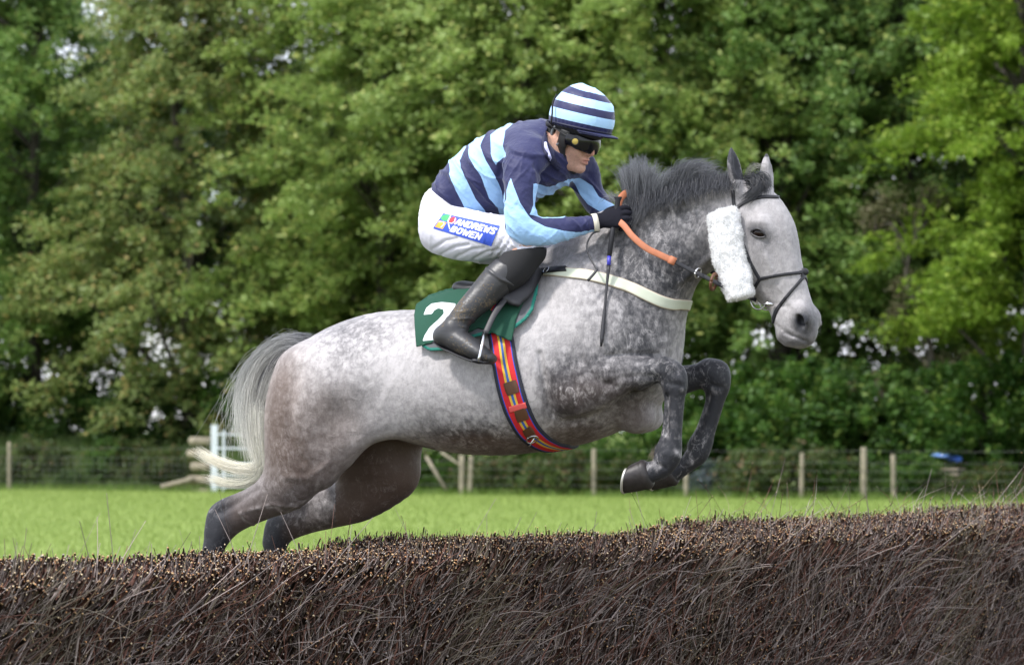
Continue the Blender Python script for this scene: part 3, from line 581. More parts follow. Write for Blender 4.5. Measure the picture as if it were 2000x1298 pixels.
    G.chain(limb(HB, [(1300, 722, 23, .042, .18), (1314, 732, 27, .044, .18), (1318, 752, 25.5, .042, .18), (1321, 778, 17, .031, .18), (1319.5, 812, 15, .028, .18), (1317, 846, 15.5, .029, .18), (1311, 872, 22, .035, .18), (1305, 893, 25, .037, .18), (1290, 914, 22, .034, .18), (1272, 921, 21, .034, .18), (1255, 926, 25, .039, .18)]), k=.02, sub=5)
    G.chain(limb(HB, [(1302, 752, 9, .018, .18), (1304, 780, 8, .014, .18), (1302, 812, 7.5, .013, .18), (1300, 844, 8.5, .014, .18), (1294, 872, 11, .018, .18)]), k=.006)
    G.chain(limb(HB, [(1386, 756, 9, .018, -.165), (1385, 782, 8, .014, -.165), (1377, 810, 7.5, .013, -.165), (1366, 842, 8, .014, -.165), (1355, 868, 10, .018, -.165)]), k=.006)
    G.ball(HB(1299, 741, .185), HB.h*.020, UP*.026, rr*.02, k=.010); G.ball(HB(1330, 742, .18), HB.h*.016, UP*.034, rr*.03, k=.015); G.ball(HB(1412, 742, -.165), HB.h*.016, UP*.034, rr*.03, k=.015)
    G.ball(HB(1287, 882, .18), HB.h*.016, UP*.026, rr*.018, k=.02)
    # far fore leg, folded a little higher
    G.chain(limb(HB, [(1240, 745, 50, .07, -.15), (1290, 745, 36, .055, -.16), (1330, 742, 29, .045, -.165), (1365, 734, 25, .04, -.165), (1386, 726, 25, .042, -.165)]), k=.03)
    G.chain(limb(HB, [(1384, 724, 24, .042, -.165), (1400, 728, 27, .044, -.165), (1403, 750, 24.5, .04, -.165), (1401, 778, 16, .031, -.165), (1393, 808, 15, .028, -.165), (1381, 842, 16.5, .029, -.165), (1369, 868, 23, .035, -.165), (1360, 888, 22, .035, -.165), (1340, 907, 17, .032, -.165), (1322, 918, 19, .034, -.165), (1306, 924, 22, .037, -.165)]), k=.02, sub=5)
    # grooves: behind the elbow, between the breast muscles
    for s in (1, -1):
        G.chain(slimb(HB, [(1072, 690, 5, .012, .298), (1060, 740, 7, .012, .292), (1072, 800, 7, .012, .275), (1094, 828, 6, .012, .25)], s), k=.04, op='s')
    G.chain(limb(HB, [(1300, 640, 5, .008, 0), (1296, 690, 6, .008, 0), (1282, 740, 6, .008, 0)]), k=.03, op='s')
    # head
    G.chain(tb(HH, [(1462, 350, 1432, 460, .072, 0), (1505, 370, 1425, 490, .088, 0), (1536, 408, 1414, 508, .098, -.08), (1551, 446, 1418, 524, .100, -.15), (1558, 488, 1440, 548, .088, -.2), (1567, 530, 1478, 584, .07, -.2), (1577, 566, 1502, 606, .06, -.1), (1588, 600, 1513, 634, .062, 0), (1595, 628, 1522, 655, .060, .1), (1594, 646, 1540, 666, .046, .1)]), k=.03)
    r2 = HH.r; ha = nrm(HH(1590, 640)-HH(1475, 352)); hn = nrm(np.cross(ha, r2)); hn = hn if hn[2] > 0 else -hn
    for s in (1, -1):
        G.ball(sy(HH, 1440, 500, .06, s), ha*.115, hn*.085, r2*.032, k=.03)             # jowl
        G.ball(sy(HH, 1488, 440, .085, s), ha*.05, hn*.03, r2*.024, k=.03)             # brow
        G.chain(slimb(HH, [(1484, 486, 5, .008, .094), (1494, 510, 5, .008, .085), (1506, 545, 4, .007, .067)], s), k=.04)  # cheek bone
        G.ball(sy(HH, 1567, 618, .045, s), ha*.045, hn*.034, r2*.022, k=.03)            # nostril wings
    G.ball(HH(1570, 655, 0), hn*.03, ha*.026, r2*.044, k=.025)                    # upper lip
    G.ball(HH(1552, 664, 0), hn*.045, ha*.014, r2*.036, k=.012)                    # lower lip
    G.ball(HH(1531, 655, 0), hn*.026, ha*.024, r2*.034, k=.02)                      # chin
    def hit(px, py, D0=10.8):
        d = g_ray = ray(px, py)
        for D in np.arange(D0, 13.5, .0015):
            q = G.M@(CAM+d*D); i = np.round((q-G.lo)/G.h).astype(int)
            if np.all(i >= 0) and np.all(i < G.n) and G.F[tuple(i)] < G.h*.3: return CAM+d*D
    def mir(p, pl): return p-2*((p-pl.O-np.array([0, 0, CZ]))@pl.r)*pl.r
    e0 = hit(1481, 455)+HH.r*-.012
    n0 = hit(1563, 627); eyes = []
    for e, pl in ((n0, 1), (mir(n0, HH), -1)):
        G.ball(e, ha*.030-hn*.004, hn*.0155+ha*.003, r2*.032, k=.008, op='s')
        G.chain([(e+ha*a_+hn*b_+r2*pl*.004, hn*.005, r2*.005) for a_, b_ in ((-.028, .006), (-.018, .018), (.004, .022), (.022, .014))], k=.012)
    m0 = [hit(1514, 634), hit(1530, 645), hit(1548, 656)]
    G.chain([(p, hn*.0035, r2*.010) for p in m0], k=.008, op='s'); G.chain([(mir(p, HH), hn*.0035, r2*.010) for p in m0], k=.008, op='s')
    # ears: cupped shells
    def ear(base, tip, side, lean):
        ax_ = nrm(tip-base); f = nrm(np.cross(r2*side+hn*lean, ax_)); sd = nrm(np.cross(ax_, f)); L = np.linalg.norm(tip-base)
        G.chain([(base+ax_*L*t, sd*wd, f*wd*.7) for t, wd in ((-.1, .03), (.12, .029), (.35, .036), (.6, .032), (.82, .018), (1, .004))], k=.02, sub=4)
        return ax_, f, sd, L
    eb, et = HH(1441, 366, .055), HH(1427, 286, .062); fb, ft = HH(1500, 372, -.055), HH(1497, 297, -.062)
    ear(eb, et, 1, 0); ear(fb, ft, -1, 0)
    front = nrm(hn*.9+HH.h*.3-UP*.1)
    for b_, t_, off in ((eb, et, .35), (fb, ft, -.35)):
        o = nrm(front+HH.r*off)
        axE = nrm(t_-b_); o = nrm(o-axE*(o@axE)); sdE = np.cross(axE, o); L = np.linalg.norm(t_-b_)
        G.chain([(b_+axE*L*t+o*dd, sdE*wd, o*wd*1.2) for t, wd, dd in ((.22, .012, .03), (.42, .021, .032), (.62, .018, .028), (.84, .006, .016))], k=.008, op='s')
    V, F = keep_largest(*G.mesh(3))
    return V, F, eyes
HV, HF, EYES = build_horse()
HN = vnormals(HV, HF)
# ---------------------------------------------------------------- coat: darkness D, brownness B, mottling M, hide colour with shade painted in at the inner thighs and elbow
def mirror_near(V, pl):
    d = (V-pl.O-np.array([0, 0, CZ]))@pl.r; W = V.copy(); m = d < 0; W[m] -= 2*d[m, None]*pl.r; return W, d
W_, dH = mirror_near(HV, HB); fx, fy = topx(W_); dx, dy = topx(HV)
far_leg = (dH < 0) & (((dx > 1310) & (dy > 690) & (dx < 1500)) | ((dy > 870) & (dx > 440) & (dx < 860)))
farf = (dH < -.02) & (dy > 690) & (dx > 1240) & (dx < 1500)
cx_, cy_ = np.where(far_leg | farf, dx, fx), np.where(far_leg | farf, dy, fy)
headm = (dx > 1400) & (dy < 692)
cx_, cy_ = np.where(headm, dx, cx_), np.where(headm, dy, cy_)
D = np.full(len(HV), .10); B = np.zeros(len(HV)); M = np.full(len(HV), .22)
def put(A, v, *a): 
    bl = blob(cx_, cy_, *a); A += (v-A)*np.clip(bl*1.3, 0, 1)
put(D, .42, 1290, 460, 120, 75, -25); put(M, .62, 1290, 460, 130, 80, -25)
put(D, .62, 1300, 540, 45, 55, 20); put(D, .55, 1240, 530, 60, 60); put(M, .6, 1260, 560, 90, 80)
put(D, .72, 1355, 520, 45, 22, -35); put(D, .15, 1378, 512, 26, 7, -38)
put(D, .35, 1130, 490, 60, 30); put(D, .45, 1060, 505, 40, 25)
put(D, .52, 1245, 640, 62, 75); put(M, .6, 1245, 640, 80, 80); put(D, .3, 1180, 640, 40, 60)
put(D, .04, 1080, 620, 60, 110); put(D, .05, 1050, 730, 22, 70, 15)
put(D, .28, 690, 665, 90, 42, -15); put(M, .55, 690, 665, 100, 60, -15); put(D, .2, 700, 760, 30, 60)
put(D, .06, 610, 710, 45, 60, 40); put(D, .05, 780, 690, 70, 60)
put(D, .55, 545, 800, 26, 110, 5); put(B, .9, 545, 800, 50, 130, 5); put(M, .4, 590, 860, 80, 120)
put(D, .66, 590, 890, 70, 62); put(B, .85, 600, 890, 90, 80)
put(B, .7, 640, 850, 60, 90); put(D, .30, 630, 800, 50, 50); put(D, .42, 640, 890, 40, 40, 0); put(D, .18, 700, 850, 30, 40)
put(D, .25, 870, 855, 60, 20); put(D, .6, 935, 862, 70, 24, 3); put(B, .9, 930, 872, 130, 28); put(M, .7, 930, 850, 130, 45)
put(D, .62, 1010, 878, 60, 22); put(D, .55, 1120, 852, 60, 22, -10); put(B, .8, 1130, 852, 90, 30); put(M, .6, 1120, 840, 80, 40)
put(D, .5, 1230, 800, 40, 40); put(B, .6, 1220, 810, 60, 40)
put(D, .0, 1048, 745, 12, 60, 12)
# fore legs
put(D, .48, 1112, 760, 50, 58); put(D, .50, 1150, 745, 60, 50); put(D, .55, 1210, 735, 60, 36); put(D, .62, 1110, 795, 36, 24); put(D, .75, 1240, 758, 50, 10, -20); put(D, .7, 1095, 750, 16, 36, 20)  # forearm coat, plus crease shade painted below it and inside the elbow
put(M, .75, 1150, 750, 110, 60); put(B, .35, 1150, 780, 90, 50)
def sm(a, b, x): t = np.clip((x-a)/(b-a), 0, 1); return t*t*(3-2*t)
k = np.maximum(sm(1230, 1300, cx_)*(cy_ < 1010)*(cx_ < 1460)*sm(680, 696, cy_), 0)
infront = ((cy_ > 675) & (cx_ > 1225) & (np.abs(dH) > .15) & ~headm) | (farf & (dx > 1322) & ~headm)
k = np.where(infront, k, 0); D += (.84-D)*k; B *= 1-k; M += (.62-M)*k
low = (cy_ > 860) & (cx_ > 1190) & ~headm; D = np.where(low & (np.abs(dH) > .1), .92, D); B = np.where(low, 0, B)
# hind legs
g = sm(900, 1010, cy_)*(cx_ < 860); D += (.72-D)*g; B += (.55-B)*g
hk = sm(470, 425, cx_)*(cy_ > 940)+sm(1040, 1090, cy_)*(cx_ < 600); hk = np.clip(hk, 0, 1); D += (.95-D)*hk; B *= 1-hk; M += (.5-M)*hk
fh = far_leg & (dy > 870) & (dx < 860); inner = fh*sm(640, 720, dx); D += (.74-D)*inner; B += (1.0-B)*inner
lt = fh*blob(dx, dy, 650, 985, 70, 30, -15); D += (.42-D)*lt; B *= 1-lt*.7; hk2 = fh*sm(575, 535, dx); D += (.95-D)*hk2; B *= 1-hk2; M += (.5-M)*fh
# head
put(D, .13, 1510, 500, 70, 120, 15); put(M, .2, 1500, 480, 90, 130, 15)
put(D, .55, 1578, 634, 24, 34, 15); put(D, 1, 1564, 628, 12, 16, 15); put(D, .5, 1560, 668, 30, 10); put(D, .3, 1535, 655, 18, 14)
put(D, .85, 1481, 455, 22, 13, 22); put(D, .35, 1482, 470, 24, 22); put(D, .25, 1440, 420, 12, 20); put(D, .28, 1420, 540, 60, 30, 30)
ear1 = (dy < 352) & (dx < 1460) & (dx > 1400); D = np.where(ear1, .50, D); D = np.where(ear1 & (segd(dx, dy, [(1427, 296), (1435, 322), (1443, 350)]) < 9), .92, D)
D = np.where(ear1 & (dy < 305), .95, D)
ear2 = (dy < 365) & (dx > 1478); D = np.where(ear2, .22, D); D = np.where(ear2 & (dy < 306), .8, D); M = np.where(ear1 | ear2, .3, M)
for p_, w_, v_ in (([(1388, 770), (1376, 800), (1362, 830)], 5, .35), ([(1306, 775), (1303, 820), (1300, 850)], 4, .45), ([(1318, 880), (1330, 890)], 6, .4), ([(1265, 915), (1275, 905), (1285, 915)], 7, .2), ([(1390, 760), (1404, 770)], 7, .45), ([(1345, 880), (1352, 905)], 4, .5)):
    q_ = np.exp(-(segd(dx, dy, p_)/w_)**2)*(~headm); D += (v_-D)*q_*.8; M += (.8-M)*q_
rim = np.exp(-(segd(dx, dy, [(1250, 898), (1256, 925), (1266, 954)])/3.5)**2)*(dx < 1300)*(dy > 880); D += (.35-D)*rim; B += (.9-B)*rim
for p_, w_ in (([(470, 1003), (500, 992), (560, 988), (612, 972), (622, 940)], 3.5), ([(468, 1000), (478, 1016), (500, 1026), (520, 1018)], 3), ([(520, 985), (560, 1000), (580, 985)], 3), ([(612, 972), (640, 955), (628, 925)], 5)):
    q_ = np.exp(-(segd(fx, fy, p_)/w_)**2)*(dH > 0); D += (.3-D)*q_*.7; M += (.6-M)*q_
q_ = np.exp(-(segd(cx_, cy_, [(818, 655), (800, 690), (790, 712), (765, 748), (742, 795)])/3)**2)*(~headm); D += (-.1-D)*q_*.4
q_ = np.clip(sm(842, 862, fy)*(dH < .09)*(dx > 655)*(dx < 850)*(dx > 700-(fy-850)*.6), 0, 1); D += (.93-D)*q_; B += (.9-B)*q_  # shade between the hind legs painted into the brown coat
q_ = far_leg*(dx > 690)*(dx < 800)*sm(955, 905, dy); D += (.95-D)*q_  # upper far thigh blackened, shade put into the coat colour
# large irregular patches so the coat is not symmetric or even
wv = wobble(HV, 5, 14, 8)*.5+wobble(HV, 9, 30, 8)*.35; D = np.clip(D*np.where(headm, 1.05, 1.12)+wv*.5*M, -.2, 1)
# muscle and vein relief pressed into the surface
def relief(px, py, side):
    h = np.zeros(len(px))
    for pts, wd, am in (([(812, 668), (790, 712), (765, 748), (742, 795)], 7, .0022), ([(850, 700), (815, 760)], 16, -.004),
                        ([(585, 720), (566, 790), (566, 860), (590, 900)], 9, -.007), ([(690, 650), (660, 720), (668, 800), (690, 850)], 16, -.009),
                        ([(640, 905), (600, 935), (560, 930)], 7, .005), ([(470, 1000), (530, 985), (590, 990), (612, 975)], 4, .0045), ([(470, 1002), (490, 1018), (500, 1030)], 3.5, .004),
                        ([(430, 1000), (455, 985), (500, 955)], 7, -.010), ([(1190, 560), (1150, 640), (1120, 700)], 22, -.007), ([(1225, 560), (1235, 640), (1215, 690)], 14, -.006),
                        ([(1054, 690), (1062, 740), (1068, 775), (1080, 808), (1098, 824), (1125, 822), (1165, 807), (1205, 785), (1240, 765)], 6, -.011), ([(1185, 694), (1225, 690), (1285, 691)], 4, -.010), ([(1090, 730), (1100, 790)], 12, .004), ([(1110, 720), (1125, 770), (1120, 800)], 8, -.005), ([(1135, 700), (1160, 740), (1230, 765)], 7, -.006), ([(1180, 752), (1215, 738), (1250, 733), (1282, 736)], 6, -.0045),
                        ([(1120, 730), (1160, 722), (1230, 718)], 5, .003), ([(1310, 700), (1345, 640)], 8, -.004), ([(1405, 485), (1370, 515), (1330, 550)], 8, .009), ([(1395, 520), (1350, 550)], 9, -.009),
                        ([(1040, 650), (1020, 720), (1010, 780)], 12, -.003), ([(1330, 400), (1290, 440), (1240, 480)], 20, -.005), ([(1280, 420), (1330, 480)], 14, -.004),
                        ([(1303, 772), (1301, 850)], 3.5, -.006), ([(1322, 770), (1320, 850)], 8, .002), ([(1298, 705), (1318, 716)], 7, .006), ([(1306, 748), (1330, 752)], 5, -.004), ([(1325, 738), (1332, 760)], 6, .005), ([(1384, 770), (1370, 835)], 3.5, -.006), ([(1390, 752), (1410, 756)], 5, -.004), ([(1300, 885), (1322, 890)], 8, .003), ([(1286, 908), (1300, 914)], 4, -.004), ([(1284, 712), (1290, 745)], 5, -.004)):
        h += am*np.exp(-(segd(px, py, pts)/wd)**2)
    return h
rel = relief(cx_, cy_, None)*(~headm)*np.clip(np.abs(dH)/.06, 0, 1)
rel2 = np.zeros(len(HV))
for pts, wd, am in (([(1496, 500), (1512, 540)], 5, .004), ([(1530, 470), (1545, 560)], 10, -.003), ([(1450, 560), (1420, 520)], 10, -.004), ([(1520, 560), (1550, 600)], 3, .003), ([(1455, 400), (1470, 420)], 10, -.006), ([(1500, 590), (1540, 600)], 4, -.003), ([(1533, 650), (1575, 667)], 2.6, -.006), ([(1470, 432), (1492, 434)], 4, .003)):
    rel2 += am*np.exp(-(segd(dx, dy, pts)/wd)**2)
HV = HV+HN*(rel+rel2*headm+wobble(HV, 3, 60, 8)*.0012)[:, None]
def coat_mat():
    m = bpy.data.materials.new('dapple_grey_coat'); m.use_nodes = True; t = m.node_tree; b = t.nodes['Principled BSDF']; N = t.nodes.new; L = t.links.new
    g = N('ShaderNodeNewGeometry')
    def at_(n): a = N('ShaderNodeAttribute'); a.attribute_name = n; return a.outputs['Fac']
    def noise(sc_, det, rough=.6, scale=(1, 1, 1), rot=0, dist=0):
        mp_ = N('ShaderNodeMapping'); mp_.inputs['Scale'].default_value = scale; mp_.inputs['Rotation'].default_value = (0, rot, 0); L(g.outputs['Position'], mp_.inputs['Vector'])
        n = N('ShaderNodeTexNoise'); n.inputs['Scale'].default_value = sc_; n.inputs['Detail'].default_value = det; n.inputs['Roughness'].default_value = rough; n.inputs['Distortion'].default_value = dist
        L(mp_.outputs[0], n.inputs['Vector']); return n.outputs['Fac']
    def mth(op, a, c): 
        n = N('ShaderNodeMath'); n.operation = op
        for i, v in enumerate((a, c)):
            if isinstance(v, (int, float)): n.inputs[i].default_value = v
            else: L(v, n.inputs[i])
        return n.outputs[0]
    n1 = noise(30, 8, .74, dist=.5); n2 = noise(75, 5, .7, (1, 1, .45), .4); n3 = noise(420, 3, .6, (1, 1, .22), .5)
    mot = mth('ADD', mth('MULTIPLY', mth('SUBTRACT', n1, .5), 2.4), mth('MULTIPLY', mth('SUBTRACT', n2, .5), 2.5))
    dd = mth('ADD', at_('D'), mth('MULTIPLY', mot, mth('MULTIPLY', at_('M'), .62)))
    dd = mth('ADD', dd, mth('MULTIPLY', mth('SUBTRACT', n3, .5), .28))
    vo = N('ShaderNodeTexVoronoi'); vo.feature = 'SMOOTH_F1'; vo.inputs['Scale'].default_value = 30; vo.inputs['Smoothness'].default_value = .35; vd = N('ShaderNodeVectorMath'); vd.operation = 'ADD'; nd = N('ShaderNodeTexNoise'); nd.inputs['Scale'].default_value = 24; nd.inputs['Detail'].default_value = 3
    vs_ = N('ShaderNodeVectorMath'); vs_.operation = 'SCALE'; vs_.inputs['Scale'].default_value = .05; L(g.outputs['Position'], nd.inputs['Vector']); L(nd.outputs['Color'], vs_.inputs[0]); L(g.outputs['Position'], vd.inputs[0]); L(vs_.outputs[0], vd.inputs[1]); L(vd.outputs[0], vo.inputs['Vector'])
    vr = N('ShaderNodeMapRange'); vr.interpolation_type = 'SMOOTHSTEP'; vr.inputs['From Min'].default_value = .22; vr.inputs['From Max'].default_value = .62; vr.inputs['To Min'].default_value = -.55; vr.inputs['To Max'].default_value = .45; L(vo.outputs['Distance'], vr.inputs['Value'])
    dd = mth('ADD', dd, mth('MULTIPLY', vr.outputs[0], mth('MULTIPLY', at_('M'), .34)))
    rg = mth('SUBTRACT', 1, mth('MULTIPLY', mth('ABSOLUTE', mth('SUBTRACT', noise(17, 6, .62, (1.2, 1.2, .8), .3, .9), .5), 0), 22)); rgc = N('ShaderNodeClamp'); L(rg, rgc.inputs[0])
    hi = N('ShaderNodeMapRange'); hi.inputs['From Min'].default_value = .42; hi.inputs['From Max'].default_value = .62; L(noise(9, 3), hi.inputs['Value'])
    dd = mth('SUBTRACT', dd, mth('MULTIPLY', mth('MULTIPLY', rgc.outputs[0], hi.outputs[0]), mth('MULTIPLY', mth('MULTIPLY', at_('M'), at_('D')), .95)))
    cl = N('ShaderNodeClamp'); L(dd, cl.inputs[0])
    cl_o = mth('SUBTRACT', 1, mth('POWER', mth('SUBTRACT', 1, cl.outputs[0]), 1.9))
    m1 = N('ShaderNodeMix'); m1.data_type = 'RGBA'; m1.inputs['A'].default_value = (.022, .023, .029, 1); m1.inputs['B'].default_value = (.108, .072, .056, 1); L(at_('B'), m1.inputs['Factor'])
    lt = N('ShaderNodeMix'); lt.data_type = 'RGBA'; lt.inputs['A'].default_value = (.455, .432, .436, 1); lt.inputs['B'].default_value = (.44, .38, .355, 1); L(at_('B'), lt.inputs['Factor'])
    m2 = N('ShaderNodeMix'); m2.data_type = 'RGBA'; L(cl_o, m2.inputs['Factor']); L(lt.outputs['Result'], m2.inputs['A']); L(m1.outputs['Result'], m2.inputs['B'])
    L(m2.outputs['Result'], b.inputs['Base Color']); b.inputs['Roughness'].default_value = .55; b.inputs['Specular IOR Level'].default_value = .35; b.inputs['Sheen Weight'].default_value = .05; b.inputs['Sheen Roughness'].default_value = .4
    bp = N('ShaderNodeBump'); bp.inputs['Strength'].default_value = .35; bp.inputs['Distance'].default_value = .004
    bp2 = N('ShaderNodeBump'); bp2.inputs['Strength'].default_value = .3; bp2.inputs['Distance'].default_value = .012
    L(noise(26, 5, .6, dist=.8), bp2.inputs['Height']); L(n3, bp.inputs['Height']); L(bp2.outputs[0], bp.inputs['Normal']); L(bp.outputs[0], b.inputs['Normal'])
    return m
M_coat = coat_mat()
horse = empty('race_horse', tuple(HB(900, 840)))
tag(horse, 'dapple grey racehorse with dark lower legs leaping over the birch fence', 'horse')
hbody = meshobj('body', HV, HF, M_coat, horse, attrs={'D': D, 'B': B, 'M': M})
H_bvh = BVHTree.FromPolygons(HV.tolist(), HF.tolist())
# eyes
M_eye = mat('horse_eye', (.010, .005, .004), .12, spec=.3)
hd_ = H_bvh.ray_cast(Vector(CAM), Vector(ray(1481, 455)).normalized()); e0 = np.array(hd_[0]); o0 = nrm(np.array(hd_[1])*.6+HH.r*.4)
ha = nrm(HH(1590, 640)-HH(1475, 352)); hn = np.cross(ha, HH.r); hn = nrm(hn if hn[2] > 0 else -hn)
M_lid = mat('eyelid_skin', (.045, .043, .047), .5, bump=(120, .3, .001))
for s_ in (1, -1):
    rf = lambda v: v if s_ > 0 else v-2*(v@HH.r)*HH.r
    e = e0 if s_ > 0 else e0-2*((e0-HH.O-np.array([0, 0, CZ]))@HH.r)*HH.r; out = rf(o0); ex = nrm(rf(ha*.50+hn*.75)); ex = nrm(ex-out*(ex@out)); ey = np.cross(ex, out); ey = ey if ey[2] > 0 else -ey
    V = []; n = 20
    for i in range(n+1):
        for j in range(2*n):
            th, ph = math.pi*i/n, math.pi*j/n
            V.append(e-out*.008+ex*.028*math.sin(th)*math.cos(ph)+ey*.018*math.sin(th)*math.sin(ph)+out*.0135*math.cos(th))
    F = [(i*2*n+j, i*2*n+(j+1) % (2*n), (i+1)*2*n+(j+1) % (2*n), (i+1)*2*n+j) for i in range(n) for j in range(2*n)]
    ye = meshobj('eye', V, F, M_eye, horse)
    up = [(-.034, -.002, -.001), (-.022, .010, .003), (-.002, .0165, .006), (.016, .012, .005), (.033, -.007, -.002)]; lo_ = [(-.034, -.002, -.001), (-.018, -.011, .002), (.004, -.0155, .003), (.022, -.013, .002), (.033, -.007, -.002)]
    V, F = join([tube(crom([e+ex*x+ey*y+out*z for x, y, z in up], 5), [.002]*2+[.0045]*17+[.002]*2, 8), tube(crom([e+ex*x+ey*y+out*z for x, y, z in lo_], 5), [.002]*2+[.0036]*17+[.002]*2, 8)]); meshobj('eyelid', V, F, M_lid, horse)
# hooves
M_hoof = mat('hoof_horn', (.022, .018, .018), .5, bump=(40, .5, .004), var=(40, .4)); M_shoe = mat('shoe_metal', (.62, .60, .55), .35, .6, bump=(80, .2, .001))
def hoof(ch, ct, sh, st_, off, l0, l1):
    """pixels of the heel and toe on the coronet and on the sole; l = half widths in metres"""
    ch, ct, sh, st_ = [HB(*q, off) for q in (ch, ct, sh, st_)]; c0, c1 = (ch+ct)/2, (sh+st_)/2; f0, f1 = (ct-ch)/2, (st_-sh)/2; n = 48; rows = []
    for t, g in ((-.30, .80), (-.16, .95), (-.06, 1.0), (.04, 1.015), (.10, .985), (.3, 1.0), (.55, 1.005), (.8, 1.01), (.97, 1.0), (1.0, .98), (1.005, .85), (.97, .5)):
        tt = min(max(t, 0), 1); c = c0+(c1-c0)*t; f = (f0+(f1-f0)*tt)*g; l = (l0+(l1-l0)*tt)*g
        rows.append([c+f*math.cos(q)+HB.r*l*math.sin(q)*(1-.10*math.cos(q)) for q in np.linspace(0, 2*math.pi, n, endpoint=False)])
    V = [v for r_ in rows for v in r_]; F = [(i*n+j, i*n+(j+1) % n, (i+1)*n+(j+1) % n, (i+1)*n+j) for i in range(len(rows)-1) for j in range(n)]
    F.append(tuple(range((len(rows)-1)*n, len(rows)*n))); F.append(tuple(range(n))[::-1])
    h = meshobj('hoof', V, F, M_hoof, horse); a_ = nrm(c1-c0)*.003
    pts = [c1+a_+f1*.95*math.cos(q)+HB.r*l1*.95*math.sin(q)*(1-.10*math.cos(q)) for q in np.linspace(-2.5, 2.5, 40)]
    V, F = tube(pts, .0055, 8, flat=.7); meshobj('horseshoe', V, F, M_shoe, h)
hoof((1252, 898), (1268, 955), (1231, 908), (1219, 963), .18, .044, .056)
hoof((1301, 901), (1318, 948), (1283, 909), (1274, 957), -.165, .040, .050)
hoof((350, 1206), (376, 1242), (322, 1226), (336, 1282), .18, .042, .056)
hoof((476, 1212), (502, 1248), (448, 1232), (462, 1288), -.175, .042, .056)
# ---------------------------------------------------------------- hair
M_hair = attr_mat('horse_hair', rough=.45, spec=.4, trans=.3)
def strands(name, specs, parent, seed=1):
    """specs: list of (path points (k,3), count, root radius spread, tip spread, half-width, colour root, colour tip, curl)"""
    r = np.random.RandomState(seed); AV = []; AF = []; AC = []; base = 0; seg = 9
    for path, cnt, r0, r1, hw, c0, c1, curl in specs:
        P = crom(path, 6); tt = np.linspace(0, 1, len(P))
        for _ in range(cnt):
            o0 = r.normal(size=3)*r0*.5; o1 = r.normal(size=3)*r1*.5; ln = r.uniform(.55, 1.0); t = np.linspace(0, ln, seg)
            C = np.stack([np.interp(t, tt, P[:, i]) for i in range(3)], 1)+o0*(1-t)[:, None]+o1*(t**1.4)[:, None]
            ph, am = r.uniform(0, 6.28), curl*r.uniform(.3, 1); C += np.stack([np.sin(t*5+ph), np.cos(t*4+ph), np.sin(t*6+ph*2)], 1)*(am*t)[:, None]
            Tn = np.gradient(C, axis=0); sd = np.cross(Tn, r.normal(size=3)*.3+np.array([0, 1, 0])); sd /= np.linalg.norm(sd, axis=1)[:, None]+1e-9
            wv_ = hw*r.uniform(.6, 1.2)*np.clip((1-t/ln)*3, .12, 1); A = C-sd*wv_[:, None]; B_ = C+sd*wv_[:, None]
            AV.append(np.concatenate([A, B_])); i = np.arange(seg-1); AF.append(np.stack([i, i+1, i+1+seg, i+seg], 1)+base); base += 2*seg
            sh = r.uniform(.6, 1.35); col = (np.array(c0)[None]*(1-t)[:, None]+np.array(c1)[None]*t[:, None])*sh; AC.append(np.concatenate([col, col]))
    return meshobj(name, np.vstack(AV), np.vstack(AF), M_hair, parent, cols={'col': np.vstack(AC)})
dk, md, lg, yl = (.05, .052, .06), (.13, .135, .145), (.27, .28, .29), (.62, .60, .50)
T = lambda pts, off=0: [HB(x, y, off) for x, y in pts]
tl = []
rt = [(598, 664), (540, 668), (488, 706), (468, 760)]
tailp = [([(590, 674), (552, 670), (514, 690), (482, 732), (474, 790), (482, 850), (494, 890)], 1100, .03, .06, .00058, (.24, .245, .26), (.80, .80, .74), .012),
         ([(592, 674), (560, 672), (520, 700), (496, 745), (490, 800), (494, 860), (505, 905)], 1300, .04, .055, .00058, (.20, .205, .22), (.90, .88, .80), .009),
         ([(590, 680), (562, 688), (535, 722), (515, 780), (506, 830), (505, 880), (500, 920)], 1000, .035, .045, .00058, (.20, .20, .215), (.86, .84, .76), .007),
         ([(506, 800), (507, 860), (514, 904), (492, 918), (452, 912), (412, 896), (378, 876)], 1200, .038, .026, .00058, (.85, .84, .77), (.88, .84, .70), .008),
         ([(508, 860), (512, 910), (500, 934), (470, 944), (440, 942), (418, 936), (400, 934)], 520, .028, .024, .00058, (.7, .7, .62), (.84, .81, .68), .009),
         ([(585, 672), (514, 690), (480, 740), (468, 800), (470, 860), (486, 900)], 120, .03, .14, .0005, lg, (.7, .7, .62), .05),
         ([(604, 668), (572, 666), (535, 682), (500, 716)], 800, .03, .04, .0006, (.12, .125, .135), (.28, .285, .30), .004)]
strands('tail', [([HB(x, y, .0) for x, y in p[0]],)+p[1:] for p in tailp], horse, 3)
M_dock = mat('tail_dock', (.09, .09, .095), .7)
V, F = tube([HB(x, y) for x, y in ((640, 685), (600, 682), (560, 690), (530, 716), (512, 748), (503, 790), (498, 830))], [.035, .034, .03, .026, .021, .015, .006], 12); meshobj('tail_dock', V, F, M_dock, horse)
mn = []; r = np.random.RandomState(8)
crest = lambda u: np.array([np.interp(u, [0, .15, .35, .6, .8, 1], [1226, 1246, 1282, 1335, 1385, 1436]), np.interp(u, [0, .15, .35, .6, .8, 1], [410, 400, 388, 374, 362, 352])])
